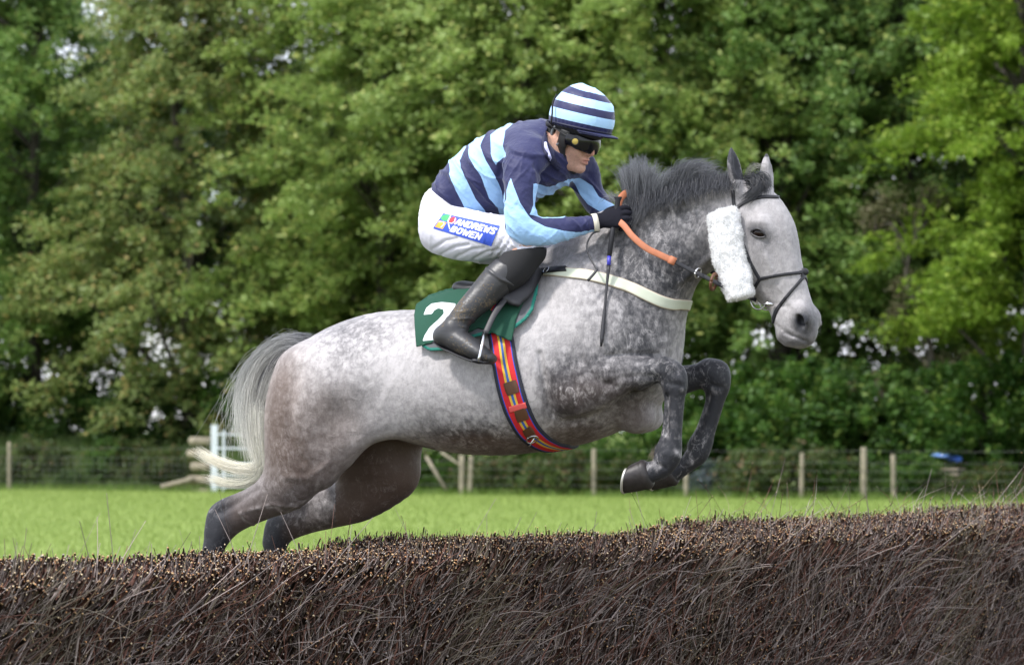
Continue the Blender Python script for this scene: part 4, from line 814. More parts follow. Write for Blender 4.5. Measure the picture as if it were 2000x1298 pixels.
# tufts: (start on the crest, end on the crest, lean of the tip, height, curl at the tip, strands)
tufts = [(0, .06, -16, 84, -4, 150), (.02, .10, -8, 96, -5, 200), (.06, .16, -2, 98, -4, 210), (.10, .22, -8, 92, 2, 200), (.16, .27, -4, 84, 3, 180), (.2, .32, 2, 72, 8, 160), (.26, .36, 4, 58, 10, 160),
         (.32, .44, 14, 50, 8, 170), (.38, .5, 20, 58, 14, 200), (.44, .56, 24, 66, 18, 220), (.5, .64, 24, 66, 24, 240), (.58, .7, 18, 54, 26, 220), (.64, .78, 10, 42, 24, 200), (.72, .86, 4, 28, 18, 160), (.8, .94, 0, 17, 12, 110), (.9, 1, 0, 12, 8, 60)]
for u0, u1, lean, ht, cv, cnt in tufts:
    for q in range(5):
        u = u0+(u1-u0)*(q+.5)/5; x, y = crest(u); l2 = lean+r.uniform(-12, 12); h2 = ht*r.uniform(.78, 1.08)
        ht_ = .88; h2 *= ht_; pth = [(x, y+8), (x+l2*.05, y-h2*.25), (x+l2*.35, y-h2*.62), (x+l2*.8, y-h2*.93), (x+l2+cv*.5, y-h2), (x+l2+cv, y-h2*.93)]
        o_ = r.uniform(-.03, .04)
        mn.append(([HB(a, b, o_) for a, b in pth], int(cnt*.36), .020, .036, .00062, (.045, .047, .055), (.34, .35, .375) if u < .4 else (.21, .215, .235), .014))
for i in range(30):
    u = i/29; x0, y0 = crest(u); l = (56-62*u if u < .3 else 34-14*u)+r.uniform(-4, 6); sx = -14*(1-u)+r.uniform(-6, 6)
    mn.append(([HB(x0+4, y0-12, .05), HB(x0+2, y0+2, .08), HB(x0+2+sx*.5, y0+l*.55, .125), HB(x0+sx, y0+l, .14)], 60, .02, .03, .0006, (.04, .042, .05), (.09, .092, .10), .010))
mn.append(([HB(1225, 406, .02), HB(1205, 390, .03), HB(1192, 382, .03), HB(1182, 384, .03)], 60, .02, .04, .0009, md, lg, .01))
strands('mane', mn, horse, 5)
fl = [([HH(1468, 356, 0), HH(1482, 340, .02), HH(1496, 345, .02), HH(1503, 364, .0), HH(1497, 380, .01)], 60, .02, .02, .0007, dk, md, .01),
      ([HH(1464, 356, .02), HH(1478, 356, .05), HH(1478, 370, .07), HH(1462, 384, .085), HH(1448, 394, .1)], 420, .03, .028, .0007, (.035, .037, .042), (.06, .062, .07), .008),
      ([HH(1470, 358, .0), HH(1488, 356, .03), HH(1497, 366, .04), HH(1494, 378, .05)], 240, .024, .022, .0007, dk, (.05, .052, .06), .008),
      ([HH(1455, 350, 0), HH(1468, 326, .0), HH(1484, 324, .0), HH(1498, 346, -.02)], 40, .02, .03, .0006, (.2, .2, .18), (.3, .3, .26), .012)]
strands('forelock', fl, horse, 7)
strands('fetlock_hair', [([HB(1290, 878, .18), HB(1280, 888, .18), HB(1276, 900, .18)], 130, .03, .03, .0006, (.10, .09, .08), (.30, .24, .17), .006)], horse, 11)
strands('fetlock_hair', [([HB(1352, 876, -.165), HB(1346, 886, -.165), HB(1342, 896, -.165)], 90, .03, .03, .0006, (.08, .08, .08), (.2, .18, .15), .006)], horse, 12)
# ================================================================ TACK
HBC = HB.O+np.array([0, 0, CZ]); HHC = HH.O+np.array([0, 0, CZ])
def mirp(p, pl, C): return p-2*((p-C)@pl.r)*pl.r
def cast(bvh, px, py):
    h = bvh.ray_cast(Vector(CAM), Vector(ray(px, py)).normalized()); return (np.array(h[0]), np.array(h[1])) if h[0] is not None else None
def castn(bvh, px, py):
    for rad in range(0, 40, 2):
        for a in np.linspace(0, 6.28, 13)[:-1]:
            h = cast(bvh, px+rad*math.cos(a), py+rad*math.sin(a))
            if h: return CAM+ray(px, py)*h[0][1], h[1]
def ribbon(name, bvh, pts, mat_, parent, off=.003, th=.004, na=6, step=3.0, mirror=None, only_near=True, bridge=None):
    """strap laid on a surface: pts (px, py, width px); mirror=(plane, centre) closes it round the far side"""
    P = crom(np.array(pts, float), max(2, int(np.ceil(np.max(np.hypot(*np.diff(np.array(pts, float)[:, :2], axis=0).T))/step)))); rows = []; last = None
    T_ = np.gradient(P[:, :2], axis=0); T_ /= np.linalg.norm(T_, axis=1)[:, None]+1e-9
    for (x, y, w_), t in zip(P, T_):
        row = []
        for j in range(na+1):
            a = (j/na*2-1)*w_/2; h = cast(bvh, x-t[1]*a, y+t[0]*a)
            row.append(None if h is None else (h[0]+(h[1] if h[1]@ray(x, y) < 0 else -h[1])*off, h[1]))
        if sum(r_ is None for r_ in row) > 0:
            g = [r_ for r_ in row if r_ is not None]
            if len(g) < 2: continue
            k0 = [i for i, r_ in enumerate(row) if r_ is not None]
            for i in range(na+1):
                if row[i] is None: kk = min(k0, key=lambda q: abs(q-i)); row[i] = (row[kk][0]+(0, 0, 0), row[kk][1])
        rows.append(row)
    if mirror:
        pl, C = mirror
        if only_near: rows = [r_ for r_ in rows if (r_[na//2][0]-C)@pl.r > .004]
        e = (rows[-1][na//2][0]-C)@pl.r
        b = [[(mirp(p, pl, C), n-2*(n@pl.r)*pl.r) for p, n in r_] for r_ in rows[::-1]]; mid = []
        if bridge is not None:
            for t_ in np.linspace(0, 1, 12)[1:-1]:
                r2_ = []
                for (p0, n0_), (p1, n1_) in zip(rows[-1], b[0]):
                    p = p0*(1-t_)+p1*t_; h = bvh.ray_cast(Vector(p+bridge*.17), Vector(-bridge)); r2_.append((np.array(h[0])+np.array(h[1])*off, np.array(h[1])) if h[0] is not None else (p, bridge))
                mid.append(r2_)
        rows = rows+mid+b
    V = []; A = []; m = na+3
    for r_ in rows:
        V.append(r_[0][0]-r_[0][1]*off); A.append(-1)
        for j, (p, n) in enumerate(r_): V.append(p+n*th*(1-.5*abs(j/na*2-1)**6)); A.append(j/na*2-1)
        V.append(r_[-1][0]-r_[-1][1]*off); A.append(1)
    n = len(rows); F = np.array([(i*m+j, i*m+j+1, (i+1)*m+j+1, (i+1)*m+j) for i in range(n-1) for j in range(m-1)])
    return meshobj(name, V, F, mat_, parent, attrs={'w': A})
def const_ramp(name, attr, stops, rough=.7, bump=None, spec=.4, sheen=0, absval=True, soft=0, noise_col=.0, coat=0):
    m = mat(name, rough=rough, bump=bump, spec=spec, sheen=sheen, coat=coat); t = m.node_tree; b = t.nodes['Principled BSDF']; a = t.nodes.new('ShaderNodeAttribute'); a.attribute_name = attr; src = a.outputs['Fac']
    if absval: q = t.nodes.new('ShaderNodeMath'); q.operation = 'ABSOLUTE'; t.links.new(src, q.inputs[0]); src = q.outputs[0]
    r = t.nodes.new('ShaderNodeValToRGB'); r.color_ramp.interpolation = 'CONSTANT' if not soft else 'LINEAR'; t.links.new(src, r.inputs['Fac']); e = r.color_ramp.elements
    while len(e) < len(stops): e.new(.5)
    for q, (p, c) in zip(e, stops): q.position = p; q.color = (*c, 1)
    t.links.new(r.outputs['Color'], b.inputs['Base Color']); return m
M_girth = const_ramp('girth_webbing', 'w', [(0, (.05, .13, .42)), (.09, (.75, .47, .05)), (.26, (.62, .02, .025)), (.68, (.02, .07, .45)), (.76, (.022, .024, .035))], bump=(260, .5, .002))
M_leather = mat('black_leather', (.014, .014, .018), .5, bump=(120, .25, .001), spec=.5); M_brown = mat('brown_leather', (.11, .045, .02), .55, bump=(150, .3, .001))
M_cream = const_ramp('breast_strap_elastic', 'w', [(0, (.58, .62, .50)), (.80, (.64, .60, .50)), (.9, (.45, .38, .28))], bump=(300, .3, .001))
M_steel = mat('steel', (.62, .62, .63), .22, 1.0); M_orange = mat('orange_rubber', (.43, .150, .070), .6, bump=(220, .4, .001), var=(30, .12)); M_red = mat('red_tape', (.75, .10, .09), .7); M_greyp = mat('grey_pad', (.10, .105, .115), .85, bump=(200, .5, .001))
MB = (HB, HBC); MHd = (HH, HHC)
# girth
girth = empty('girth', tuple(HB(1000, 760, .3))); tag(girth, 'red, yellow and blue striped girth with black edges round the horse\'s belly', 'girth')
gpts = [(962, 590, 48), (972, 630, 48), (980, 665, 48), (987, 712, 49), (999, 765, 51), (1013, 805, 50), (1033, 840, 45), (1060, 862, 34), (1090, 872, 18), (1110, 874, 12)]
ribbon('webbing', H_bvh, gpts, M_girth, girth, off=.005, th=.005, na=14, mirror=MB, bridge=-UP)
for c0, c1, w_ in (((996, 745), (1004, 768), 24), ((1016, 797), (1023, 818), 23), ((1028, 832), (1040, 850), 18)):
    ribbon('leather_keeper', H_bvh, [(*c0, w_), ((c0[0]+c1[0])/2, (c0[1]+c1[1])/2, w_+2), (*c1, w_)], M_brown, girth, off=.011, th=.003)
ribbon('red_loop', H_bvh, [(996, 798, 11), (1012, 794, 11), (1029, 789, 11)], M_red, girth, off=.012, th=.002)
def torus(c, ax_, R_, r_, n=28, a0=0, a1=2*math.pi, e=1.0, hint=(0, 0, 1)):
    ax_ = nrm(ax_); u = nrm(np.cross(ax_, hint)); v = np.cross(ax_, u); pts = [c+R_*(u*math.cos(a)+v*e*math.sin(a)) for a in np.linspace(a0, a1, n)]; return tube(pts, r_, 8)
hb = castn(H_bvh, 1040, 852); V, F = join([torus(hb[0]+hb[1]*.014, hb[1], .018, .0028, e=1.5, hint=(.5, 0, 1)), tube([hb[0]+hb[1]*.018+np.array([-.012, 0, -.024]), hb[0]+hb[1]*.018+np.array([.016, 0, .024])], .003, 6)]); meshobj('buckle', V, F, M_steel, girth)
# breast strap
bs_ = empty('breast_strap', tuple(HB(1200, 560, .2))); tag(bs_, 'pale green elastic breast strap across the horse\'s chest', 'breast strap')
ribbon('elastic', H_bvh, [(1062, 531, 15), (1085, 531, 17), (1110, 533, 19), (1145, 537, 20), (1188, 547, 21), (1231, 561, 22), (1263, 576, 23), (1290, 588, 23), (1313, 594, 22), (1328, 594, 20)], M_cream, bs_, off=.004, th=.003, na=8, mirror=MB, bridge=HB.h)
ribbon('buckle_strap', H_bvh, [(1042, 534, 10), (1070, 530, 10), (1108, 526, 9)], M_leather, bs_, off=.010, th=.003)
hb = castn(H_bvh, 1071, 531); V, F = torus(hb[0]+hb[1]*.014, hb[1], .014, .0022, e=1.0); meshobj('buckle', V, F, M_steel, bs_)
# saddle pad, number cloth and saddle over a slightly raised trunk form
Gs = Grid.around([HB(790, 560, .33), HB(1110, 720, .33), HB(790, 560, -.33), HB(1110, 720, -.33), HB(1080, 480, 0)], .03, .007, HB.psi)
Gs.chain(tb(HB, [(770, 622, 762, 850, .284, .14), (812, 602, 806, 862, .288, .1), (850, 584, 842, 872, .292, .08), (905, 568, 898, 889, .314, .05), (985, 545, 975, 893, .319, .1), (1060, 512, 1050, 884, .306, .2), (1120, 500, 1125, 870, .275, .2)]), k=.02)
Gs.cut(HB(900, 760), -UP); SV, SF = Gs.mesh(2); SN = vnormals(SV, SF)
for q in range(3):                            # keep it just clear of the hide
    pass
def cloth(name, poly, off, mat_, parent, attrs=None, wr=.0):
    W2, dd_ = mirror_near(SV, HB); x, y = topx(W2); sd = polysd(x, y, poly); top = np.abs(dd_) < .05; ok = sd < 1.6
    fm = ok[SF].all(1); V = SV+SN*(off+wr*wobble(SV, 4, 55, 6))[:, None]
    # snap the border onto the traced edge
    e = .5; gx = (polysd(x+e, y, poly)-polysd(x-e, y, poly))/(2*e); gy = (polysd(x, y+e, poly)-polysd(x, y-e, poly))/(2*e)
    use = np.zeros(len(SV), bool); use[SF[fm].ravel()] = True; cnt = np.bincount(SF[fm].ravel(), minlength=len(SV)); bd = use & (cnt < 4) & (sd > -4)
    s = SV[:, 1]/FPX; V[bd] += (HB.h[None, :]*(-sd[bd]*gx[bd]*s[bd])[:, None]/math.cos(HB.psi)+UP[None, :]*(sd[bd]*gy[bd]*s[bd])[:, None])
    idx = np.cumsum(use)-1; Fk = idx[SF[fm]]; Vk = V[use]; at_ = {k_: v[use] for k_, v in (attrs(x, y, sd) if attrs else {}).items()}; at_['e'] = -sd[use]
    o = meshobj(name, Vk, Fk, mat_, parent, attrs=at_); md = o.modifiers.new('thickness', 'SOLIDIFY'); md.thickness = .004; md.offset = -1; return o
M_pad = const_ramp('pad_cloth', 'e', [(0, (.012, .17, .13)), (.99, (.10, .105, .115))], absval=False, bump=(200, .4, .001)); 
M_pad.node_tree.nodes.new('ShaderNodeMath')
def scaled_fac(m, k):                          # attribute e is in photo pixels: divide before the ramp
    t = m.node_tree; a = [n for n in t.nodes if n.type == 'ATTRIBUTE'][0]; r = [n for n in t.nodes if n.type == 'VALTORGB'][0]; q = t.nodes.new('ShaderNodeMath'); q.operation = 'MULTIPLY'; q.inputs[1].default_value = k; t.links.new(a.outputs['Fac'], q.inputs[0]); t.links.new(q.outputs[0], r.inputs['Fac'])
scaled_fac(M_pad, .18)
saddle = empty('saddle', tuple(HB(980, 550))); tag(saddle, 'small black racing saddle with grey pad and steel stirrups under the rider', 'saddle')
cloth('saddle_pad', [(824, 610), (860, 578), (905, 566), (1000, 540), (1054, 522), (1050, 570), (1041, 606), (1028, 624), (1002, 644), (960, 650), (905, 664), (868, 684), (838, 685), (824, 676)], .004, M_pad, saddle)
num = [(780+x/3.09, 480+y/3.09) for x, y in ((152, 425), (168, 385), (200, 360), (260, 352), (345, 360), (338, 400), (305, 440), (268, 490), (237, 540), (225, 572), (147, 580), (160, 548), (190, 500), (240, 455), (275, 418), (272, 396), (242, 388), (215, 402), (204, 422))]
M_cloth = const_ramp('number_cloth', 'n', [(0, (.72, .74, .76)), (.5, (.011, .066, .040))], absval=False, bump=(160, .5, .001), rough=.85)
nc = cloth('number_cloth', [(811, 618), (815, 598), (840, 580), (870, 570), (905, 562), (1000, 538), (1052, 526), (1040, 552), (1024, 590), (1009, 625), (1000, 668), (955, 647), (935, 642), (905, 655), (850, 669), (815, 678)], .010, M_cloth, None, lambda x, y, sd: {'n': np.clip(.5+polysd(x, y, num)/6, 0, 1)}, .003)
tag(nc, 'dark green number cloth with a white 2, under the rider\'s boot', 'number cloth')
Gt = Grid.around([HB(880, 500, .2), HB(1090, 640, .34), HB(880, 500, -.2), HB(1090, 640, -.34)], .03, .008, HB.psi)
Gt.chain(tb(HB, [(905, 548, 905, 580, .10, 0), (940, 550, 940, 582, .13, 0), (990, 535, 990, 572, .12, 0), (1035, 508, 1035, 560, .10, 0), (1058, 492, 1062, 540, .06, 0)]), k=.02)
for s_ in (1, -1):
    L = limb(HB, [(1035, 530, 26, .035, .14), (1012, 560, 34, .022, .225), (990, 585, 30, .014, .275)]); Gt.chain(L if s_ > 0 else [(mirp(c, HB, HBC), u-2*(u@HB.r)*HB.r, v, e) for c, u, v, e in L], k=.03)
V, F = Gt.mesh(2); meshobj('seat', V, F, M_leather, saddle)
def both(px, py, off): a = HB(px, py, off); return a, mirp(a, HB, HBC)
for s_ in (0, 1):
    q = lambda x, y, o: both(x, y, o)[s_]
    V, F = tube(crom([q(1014, 546, .235), (q(988, 582, .28)), q(965, 614, .33), q(947, 652, .372)], 5), .012, 10, flat=.22, side=HB.r); meshobj('stirrup_leather', V, F, M_leather, saddle)
    # stirrup iron: arch with a tread
    top = q(945, 650, .375); b0_ = q(930, 703, .345); b1_ = q(934, 706, .46); dn = nrm((b0_+b1_)/2-top); sidev = nrm(b1_-b0_); c_ = (b0_+b1_)/2; hw = np.linalg.norm(b1_-b0_)/2
    arch = [c_+sidev*hw*math.cos(a)-dn*np.linalg.norm(c_-top)*math.sin(a)**.8 for a in np.linspace(0, math.pi, 22)]
    V, F = tube(arch, .0055, 8); ir = meshobj('stirrup', V, F, M_steel, saddle)
    V, F = tube([b0_-sidev*.004, b1_+sidev*.004], .022, 12, flat=.35, side=dn); meshobj('tread', V, F, M_leather, ir)
ribbon('surcingle', BVHTree.FromPolygons((SV+SN*.012).tolist(), SF.tolist()), [(990, 556, 16), (972, 582, 16), (958, 606, 15)], M_girth, girth, off=.003, th=.003, na=10)
# bridle
bridle = empty('bridle', tuple(HH(1480, 480, .1))); tag(bridle, 'black leather bridle with grackle noseband on the grey horse\'s head', 'bridle')
for nm, pts in (('cheek_strap', [(1432, 372, 6), (1434, 400, 6), (1441, 420, 6), (1446, 458, 6), (1462, 504, 6), (1474, 528, 6), (1484, 545, 6)]), ('browband', [(1433, 413, 6), (1447, 400, 6), (1464, 391, 6), (1490, 385, 6), (1521, 385, 5)]),
                ('noseband', [(1484, 545, 7), (1505, 540, 6), (1530, 536, 6), (1556, 533, 6), (1574, 531, 6)]), ('flash_strap', [(1574, 535, 7), (1562, 549, 6), (1543, 571, 6), (1528, 590, 6), (1516, 608, 6), (1508, 632, 6)]), ('jaw_strap', [(1484, 545, 6), (1476, 558, 6), (1470, 574, 6)])):
    ribbon(nm, H_bvh, pts, M_leather, bridle, off=.002, th=.0035, na=5, step=2.5, mirror=MHd, only_near=False) if nm != 'browband' else ribbon(nm, H_bvh, pts, M_leather, bridle, off=.002, th=.0035, na=5, step=2.5)
h = castn(H_bvh, 1569, 531); V = []; 
Gk = Grid(np.array(h[0])-.05, np.array(h[0])+.05, .003); Gk.ball(h[0]+h[1]*.003, UP*.015, np.array([.018, 0, 0]), np.array([0, .010, 0])); V, F = Gk.mesh(); meshobj('noseband_pad', V, F, M_leather, bridle)
for s_ in (1, -1):
    h = castn(H_bvh, 1484, 586); c_ = h[0]+h[1]*.006; n_ = h[1]
    if s_ < 0: c_ = mirp(c_, HH, HHC); n_ = n_-2*(n_@HH.r)*HH.r
    V, F = torus(c_, HH.r, .031, .0036, 32); meshobj('bit_ring', V, F, M_steel, bridle)
    e0_ = HH(1491, 593, .075); e1_ = HH(1511, 594, .062)
    if s_ < 0: e0_, e1_ = mirp(e0_, HH, HHC), mirp(e1_, HH, HHC)
    V, F = tube([e0_, (e0_+e1_)/2, e1_], [.005, .010, .006], 10); meshobj('bit', V, F, M_steel, bridle)
# sheepskin cheekpieces
M_fleece = mat('sheepskin', (.90, .90, .91), .95, bump=(90, .8, .008, 5), sheen=.5, var=(60, .05)); M_wool = attr_mat('wool', rough=.9, spec=.1, trans=.5)
def fleece():
    base = [(1411, 420), (1417, 460), (1425, 500), (1435, 540), (1446, 574)]; C = [HH(x, y, .118) for x, y in base]
    G = Grid.around(C, .09, .0045, HH.psi); st = []
    for i, c in enumerate(C):
        t = nrm(C[min(i+1, 4)]-C[max(i-1, 0)]); v = nrm(HH.r-t*(HH.r@t)); u = np.cross(v, t); st.append((c, u*(.059, .062, .060, .057, .053)[i], v*.036, 0))
    G.chain(st, k=.01); t = nrm(C[-1]-C[0]); G.cut(C[0]-t*.012, -t); G.cut(C[-1]+t*.012, t); V, F = G.mesh(2); N = vnormals(V, F); V = V+N*(.008*np.abs(wobble(V, 1, 150, 8))+.006*wobble(V, 7, 60, 6)+.004*wobble(V, 2, 330, 8))[:, None]; return V, F, N
V0, F0, N0 = fleece(); r = np.random.RandomState(4)
for s_ in (1, -1):
    V = V0 if s_ > 0 else V0-2*((V0-HHC)@HH.r)[:, None]*HH.r; N = N0 if s_ > 0 else N0-2*(N0@HH.r)[:, None]*HH.r
    fl_ = meshobj('sheepskin_cheekpiece', V, F0 if s_ > 0 else F0[:, ::-1], M_fleece, bridle)
    if s_ > 0: fl_['label'] = 'fluffy white sheepskin cheekpiece'
    n = 26000; i = r.randint(0, len(V), n); P = V[i]; D_ = N[i]+r.normal(size=(n, 3))*.7; D_ /= np.linalg.norm(D_, axis=1)[:, None]; l = r.uniform(.004, .011, n)[:, None]; sdv = np.cross(D_, r.normal(size=(n, 3))); sdv /= np.linalg.norm(sdv, axis=1)[:, None]
    VV = np.stack([P-sdv*.0007, P+sdv*.0007, P+D_*l+sdv*.0004+sdv*l*.4, P+D_*l-sdv*.0004+sdv*l*.4], 1).reshape(-1, 3); meshobj('wool_tufts', VV, np.arange(n*4).reshape(-1, 4), M_wool, fl_, smooth=False, cols={'col': np.full((n*4, 3), .93)})
# reins
reins = empty('reins', tuple(HB(1300, 500, .2))); tag(reins, 'racing reins with orange rubber grips running from the bit to the glove', 'reins')
bitn = castn(H_bvh, 1476, 586)[0]+np.array([0, -.02, 0])
nr = [HB(1206, 430, .155), HB(1219, 441, .17), HB(1236, 462, .185), HB(1262, 484, .19), HB(1290, 498, .185), HB(1316, 510, .18)]
def fr(p): return mirp(p, HB, HBC)
side = nrm(HB.r+UP*.25)
V, F = tube(crom(nr, 6), .0122, 12, flat=.22, side=side); meshobj('rubber_grip', V, F, M_orange, reins)
V, F = tube([nr[-1]-(nr[-1]-nr[-2])*.35, nr[-1]+(nr[-1]-nr[-2])*.12], .0155, 12, flat=.34, side=side); meshobj('grip_end', V, F, M_orange, reins)
lr = [nr[-1], HB(1345, 525, .17), HB(1378, 541, .165), HB(1410, 557, .16), (HH(1445, 574, .10)+HB(1440, 572, .15))/2, bitn]
V, F = tube(crom(lr, 5), .0085, 10, flat=.25, side=side); meshobj('rein_leather', V, F, M_leather, reins)
far = [HB(1205, 425, .12), HB(1208, 405, .11), HB(1212, 388, .08), HB(1224, 377, .04), HB(1240, 378, .0), fr(HB(1230, 420, .12)), fr(HB(1262, 480, .18)), fr(HB(1316, 510, .18))]
V, F = tube(crom(far, 6), .0135, 12, flat=.3, side=nrm(np.array([.5, -.8, .3]))); meshobj('rubber_grip', V, F, M_orange, reins)
V, F = tube(crom([fr(HB(1316, 510, .18)), fr(HB(1378, 541, .165)), mirp(bitn, HH, HHC)], 6), .0085, 10, flat=.25, side=side); meshobj('rein_leather', V, F, M_leather, reins)
V, F = torus(HB(1363, 533, .18), np.array([.7, -.5, -.3]), .019, .0032); meshobj('martingale_ring', V, F, M_steel, reins)
V, F = torus(HB(1394, 550, .17), np.array([.85, -.35, -.2]), .030, .0065, e=1.0); meshobj('rein_stop', V, F, M_brown, reins)
V, F = tube(crom([HB(1372, 540, .15), HB(1386, 555, .08), HB(1372, 590, .0)], 5), .006, 6); 
lo = [HB(1172, 450, .16), HB(1156, 458, .185), HB(1146, 480, .20), HB(1152, 502, .215), HB(1163, 522, .235), HB(1164, 529, .245), HB(1148, 548, .262)]
V, F = tube(crom(lo, 6), [.0035]*28+[.0055]*9, 8, flat=.4, side=HB.r); meshobj('rein_end', V, F, M_leather, reins)
# whip
whip = empty('riding_whip', tuple(HB(1195, 480, .2))); tag(whip, 'thin black riding whip held upright in the near glove, tip down the shoulder', 'whip')
w0, w1, w2, w3, w4 = HB(1207, 386, .125), HB(1198, 440, .152), HB(1190, 500, .19), HB(1189, 518, .20), HB(1174, 676, .285)
V, F = tube([w0+UP*.004, w0+UP*.003, w0, w0-UP*.012, w1, w2], [.003, .015, .0155, .0095, .0098, .0092], 12); meshobj('handle', V, F, mat('whip_grip', (.02, .02, .026), .6, bump=(300, 1, .002)), whip)
V, F = tube([w2, w3], .0078, 10); meshobj('band', V, F, mat('blue_band', (.05, .05, .42), .4), whip)
V, F = tube(crom([w3, (w3*.6+w4*.4), w4], 6), [.0082, .007, .006, .0055, .005, .005, .005, .005, .006, .0075, .0078, .0078, .004], 10, flat=.8, side=HB.r); meshobj('shaft', V, F, M_leather, whip)
# ================================================================ THE RIDER
def hv(psi): p = R(psi); return np.array([math.cos(p), -math.sin(p), 0]), np.array([-math.sin(p), -math.cos(p), 0])
def sect(tx, ty, bx, by, w_, psi, egg=0, grow=0):
    a, b = HB(tx, ty), HB(bx, by); c = (a+b)/2; u = (a-b)/2; return (c, u+nrm(u)*grow, hv(psi)[1]*(w_+grow), egg)
def grown(L, g): return [(c, u+nrm(u)*g, v+nrm(v)*g, e) for c, u, v, e in L]
def mirs(L): return [(mirp(c, HB, HBC), u-2*(u@HB.r)*HB.r, v-2*(v@HB.r)*HB.r, e) for c, u, v, e in L]
torso = [(842, 402, 902, 470, .150, 20), (852, 364, 908, 428, .145, 22), (886, 318, 946, 424, .150, 25), (930, 277, 990, 415, .168, 29), (975, 254, 1036, 392, .182, 33), (1016, 244, 1080, 372, .178, 36), (1046, 250, 1096, 358, .13, 38), (1060, 272, 1092, 340, .07, 38)]
TS = lambda g: [sect(*t, grow=g) for t in torso]
arm_n = [(1040, 296, 44, .062, .17), (1022, 318, 44, .066, .215), (1014, 362, 35, .056, .255), (1013, 405, 31, .050, .275), (1020, 438, 31, .048, .275)]
fore_n = [(1018, 432, 31, .048, .275), (1030, 449, 30, .047, .27), (1062, 452, 28, .045, .25), (1105, 446, 23, .040, .215), (1140, 440, 17.5, .032, .18), (1164, 436, 15, .027, .155)]
arm_f = [(1120, 320, 34, .055, -.10), (1140, 342, 31, .05, -.14), (1152, 372, 27, .045, -.17), (1166, 398, 23, .042, -.18)]
fore_f = [(1166, 396, 22, .04, -.18), (1182, 412, 19, .034, -.15), (1204, 420, 15, .028, -.10)]
thigh = [(868, 442, 46, .095, .085), (895, 456, 50, .095, .12), (940, 462, 46, .085, .16), (985, 462, 38, .072, .19), (1022, 474, 32, .062, .21), (1034, 492, 29, .056, .22)]
shin = [(1030, 486, 30, .056, .225), (1012, 515, 33, .056, .24), (977, 543, 33, .055, .27), (942, 578, 28, .049, .30), (909, 611, 23, .043, .335), (889, 637, 22, .041, .35)]
foot = [(868, 655, 16, .036, .36), (890, 662, 22, .040, .365), (915, 676, 19, .041, .375), (938, 689, 15, .041, .385), (958, 700, 9, .034, .39)]
# head frame
JF, JR = hv(33); pit = R(14); Hf = JF*math.cos(pit)-UP*math.sin(pit); Hu = JF*math.sin(pit)+UP*math.cos(pit); Hr = JR; HC = HB(1114, 265, .01)
def hp(f, u, l=0): return HC+Hf*f+Hu*u+Hr*l
def local(V): D_ = V-HC; return D_@Hf, D_@Hu, D_@Hr
def hand(G, W, a, b, c, inf=0.0):
    """W wrist, a towards the knuckles, b back of the hand, c from index to little finger"""
    G.chain([(W-a*.02, c*(.026+inf), b*(.020+inf), 0), (W+a*.012, c*(.028+inf), b*(.019+inf), 0), (W+a*.05, c*(.038+inf), b*(.018+inf), 0), (W+a*.082, c*(.041+inf), b*(.015+inf), 0)], k=.012)
    for i, (o, l, rr_) in enumerate(((-.032, .95, .0098), (-.0105, 1.06, .0102), (.0115, 1.0, .0098), (.032, .82, .0088))):
        K = W+a*.083+c*o+a*(.004 if i in (1, 2) else 0); rr_ += inf; q = [(K-a*.01, 1), (K+a*.022*l-b*.002+c*o*.1, 1.02), (K+a*.036*l-b*.016+c*o*.1, .97), (K+a*.032*l-b*.036+c*o*.05, .93), (K+a*.012*l-b*.046, .88), (K-a*.006-b*.040, .8)]
        st = []
        for j, (p, f) in enumerate(q): t = nrm(q[min(j+1, 5)][0]-q[max(j-1, 0)][0]); v = nrm(c-t*(c@t)); st.append((p, np.cross(v, t)*rr_*f, v*rr_*f, 0))
        G.chain(st, k=.0035, sub=3)
    q = [W+a*.018-c*.022-b*.012, W+a*.045-c*.043-b*.016, W+a*.072-c*.050-b*.022, W+a*.096-c*.046-b*.028]; st = []
    for j, p in enumerate(q): t = nrm(q[min(j+1, 3)]-q[max(j-1, 0)]); v = nrm(b-t*(b@t)); f = (.0135, .0118, .0108, .009)[j]+inf; st.append((p, np.cross(v, t)*f, v*f, 0))
    G.chain(st, k=.008)
na_ = nrm(HB(1212, 428, .14)-HB(1166, 437, .155)); nb_ = nrm(-HB.h*.0+HB.r*.93+UP*.36); nb_ = nrm(nb_-na_*(nb_@na_)); ncv = np.cross(nb_, na_); ncv = ncv if ncv[2] < 0 else -ncv
Wn = HB(1168, 432, .155); Wf = fore_f[-1]; Wf = HB(1206, 421, -.095); fa_ = nrm(HB.h+UP*-.05); fb_ = nrm(-HB.r*.93+UP*.36); fb_ = nrm(fb_-fa_*(fb_@fa_)); fc_ = np.cross(fb_, fa_); fc_ = fc_ if fc_[2] < 0 else -fc_
allp = [HB(815, 170, .2), HB(1215, 170, -.2), HB(830, 715, .43), HB(830, 715, -.43), HB(1255, 430, .2)]
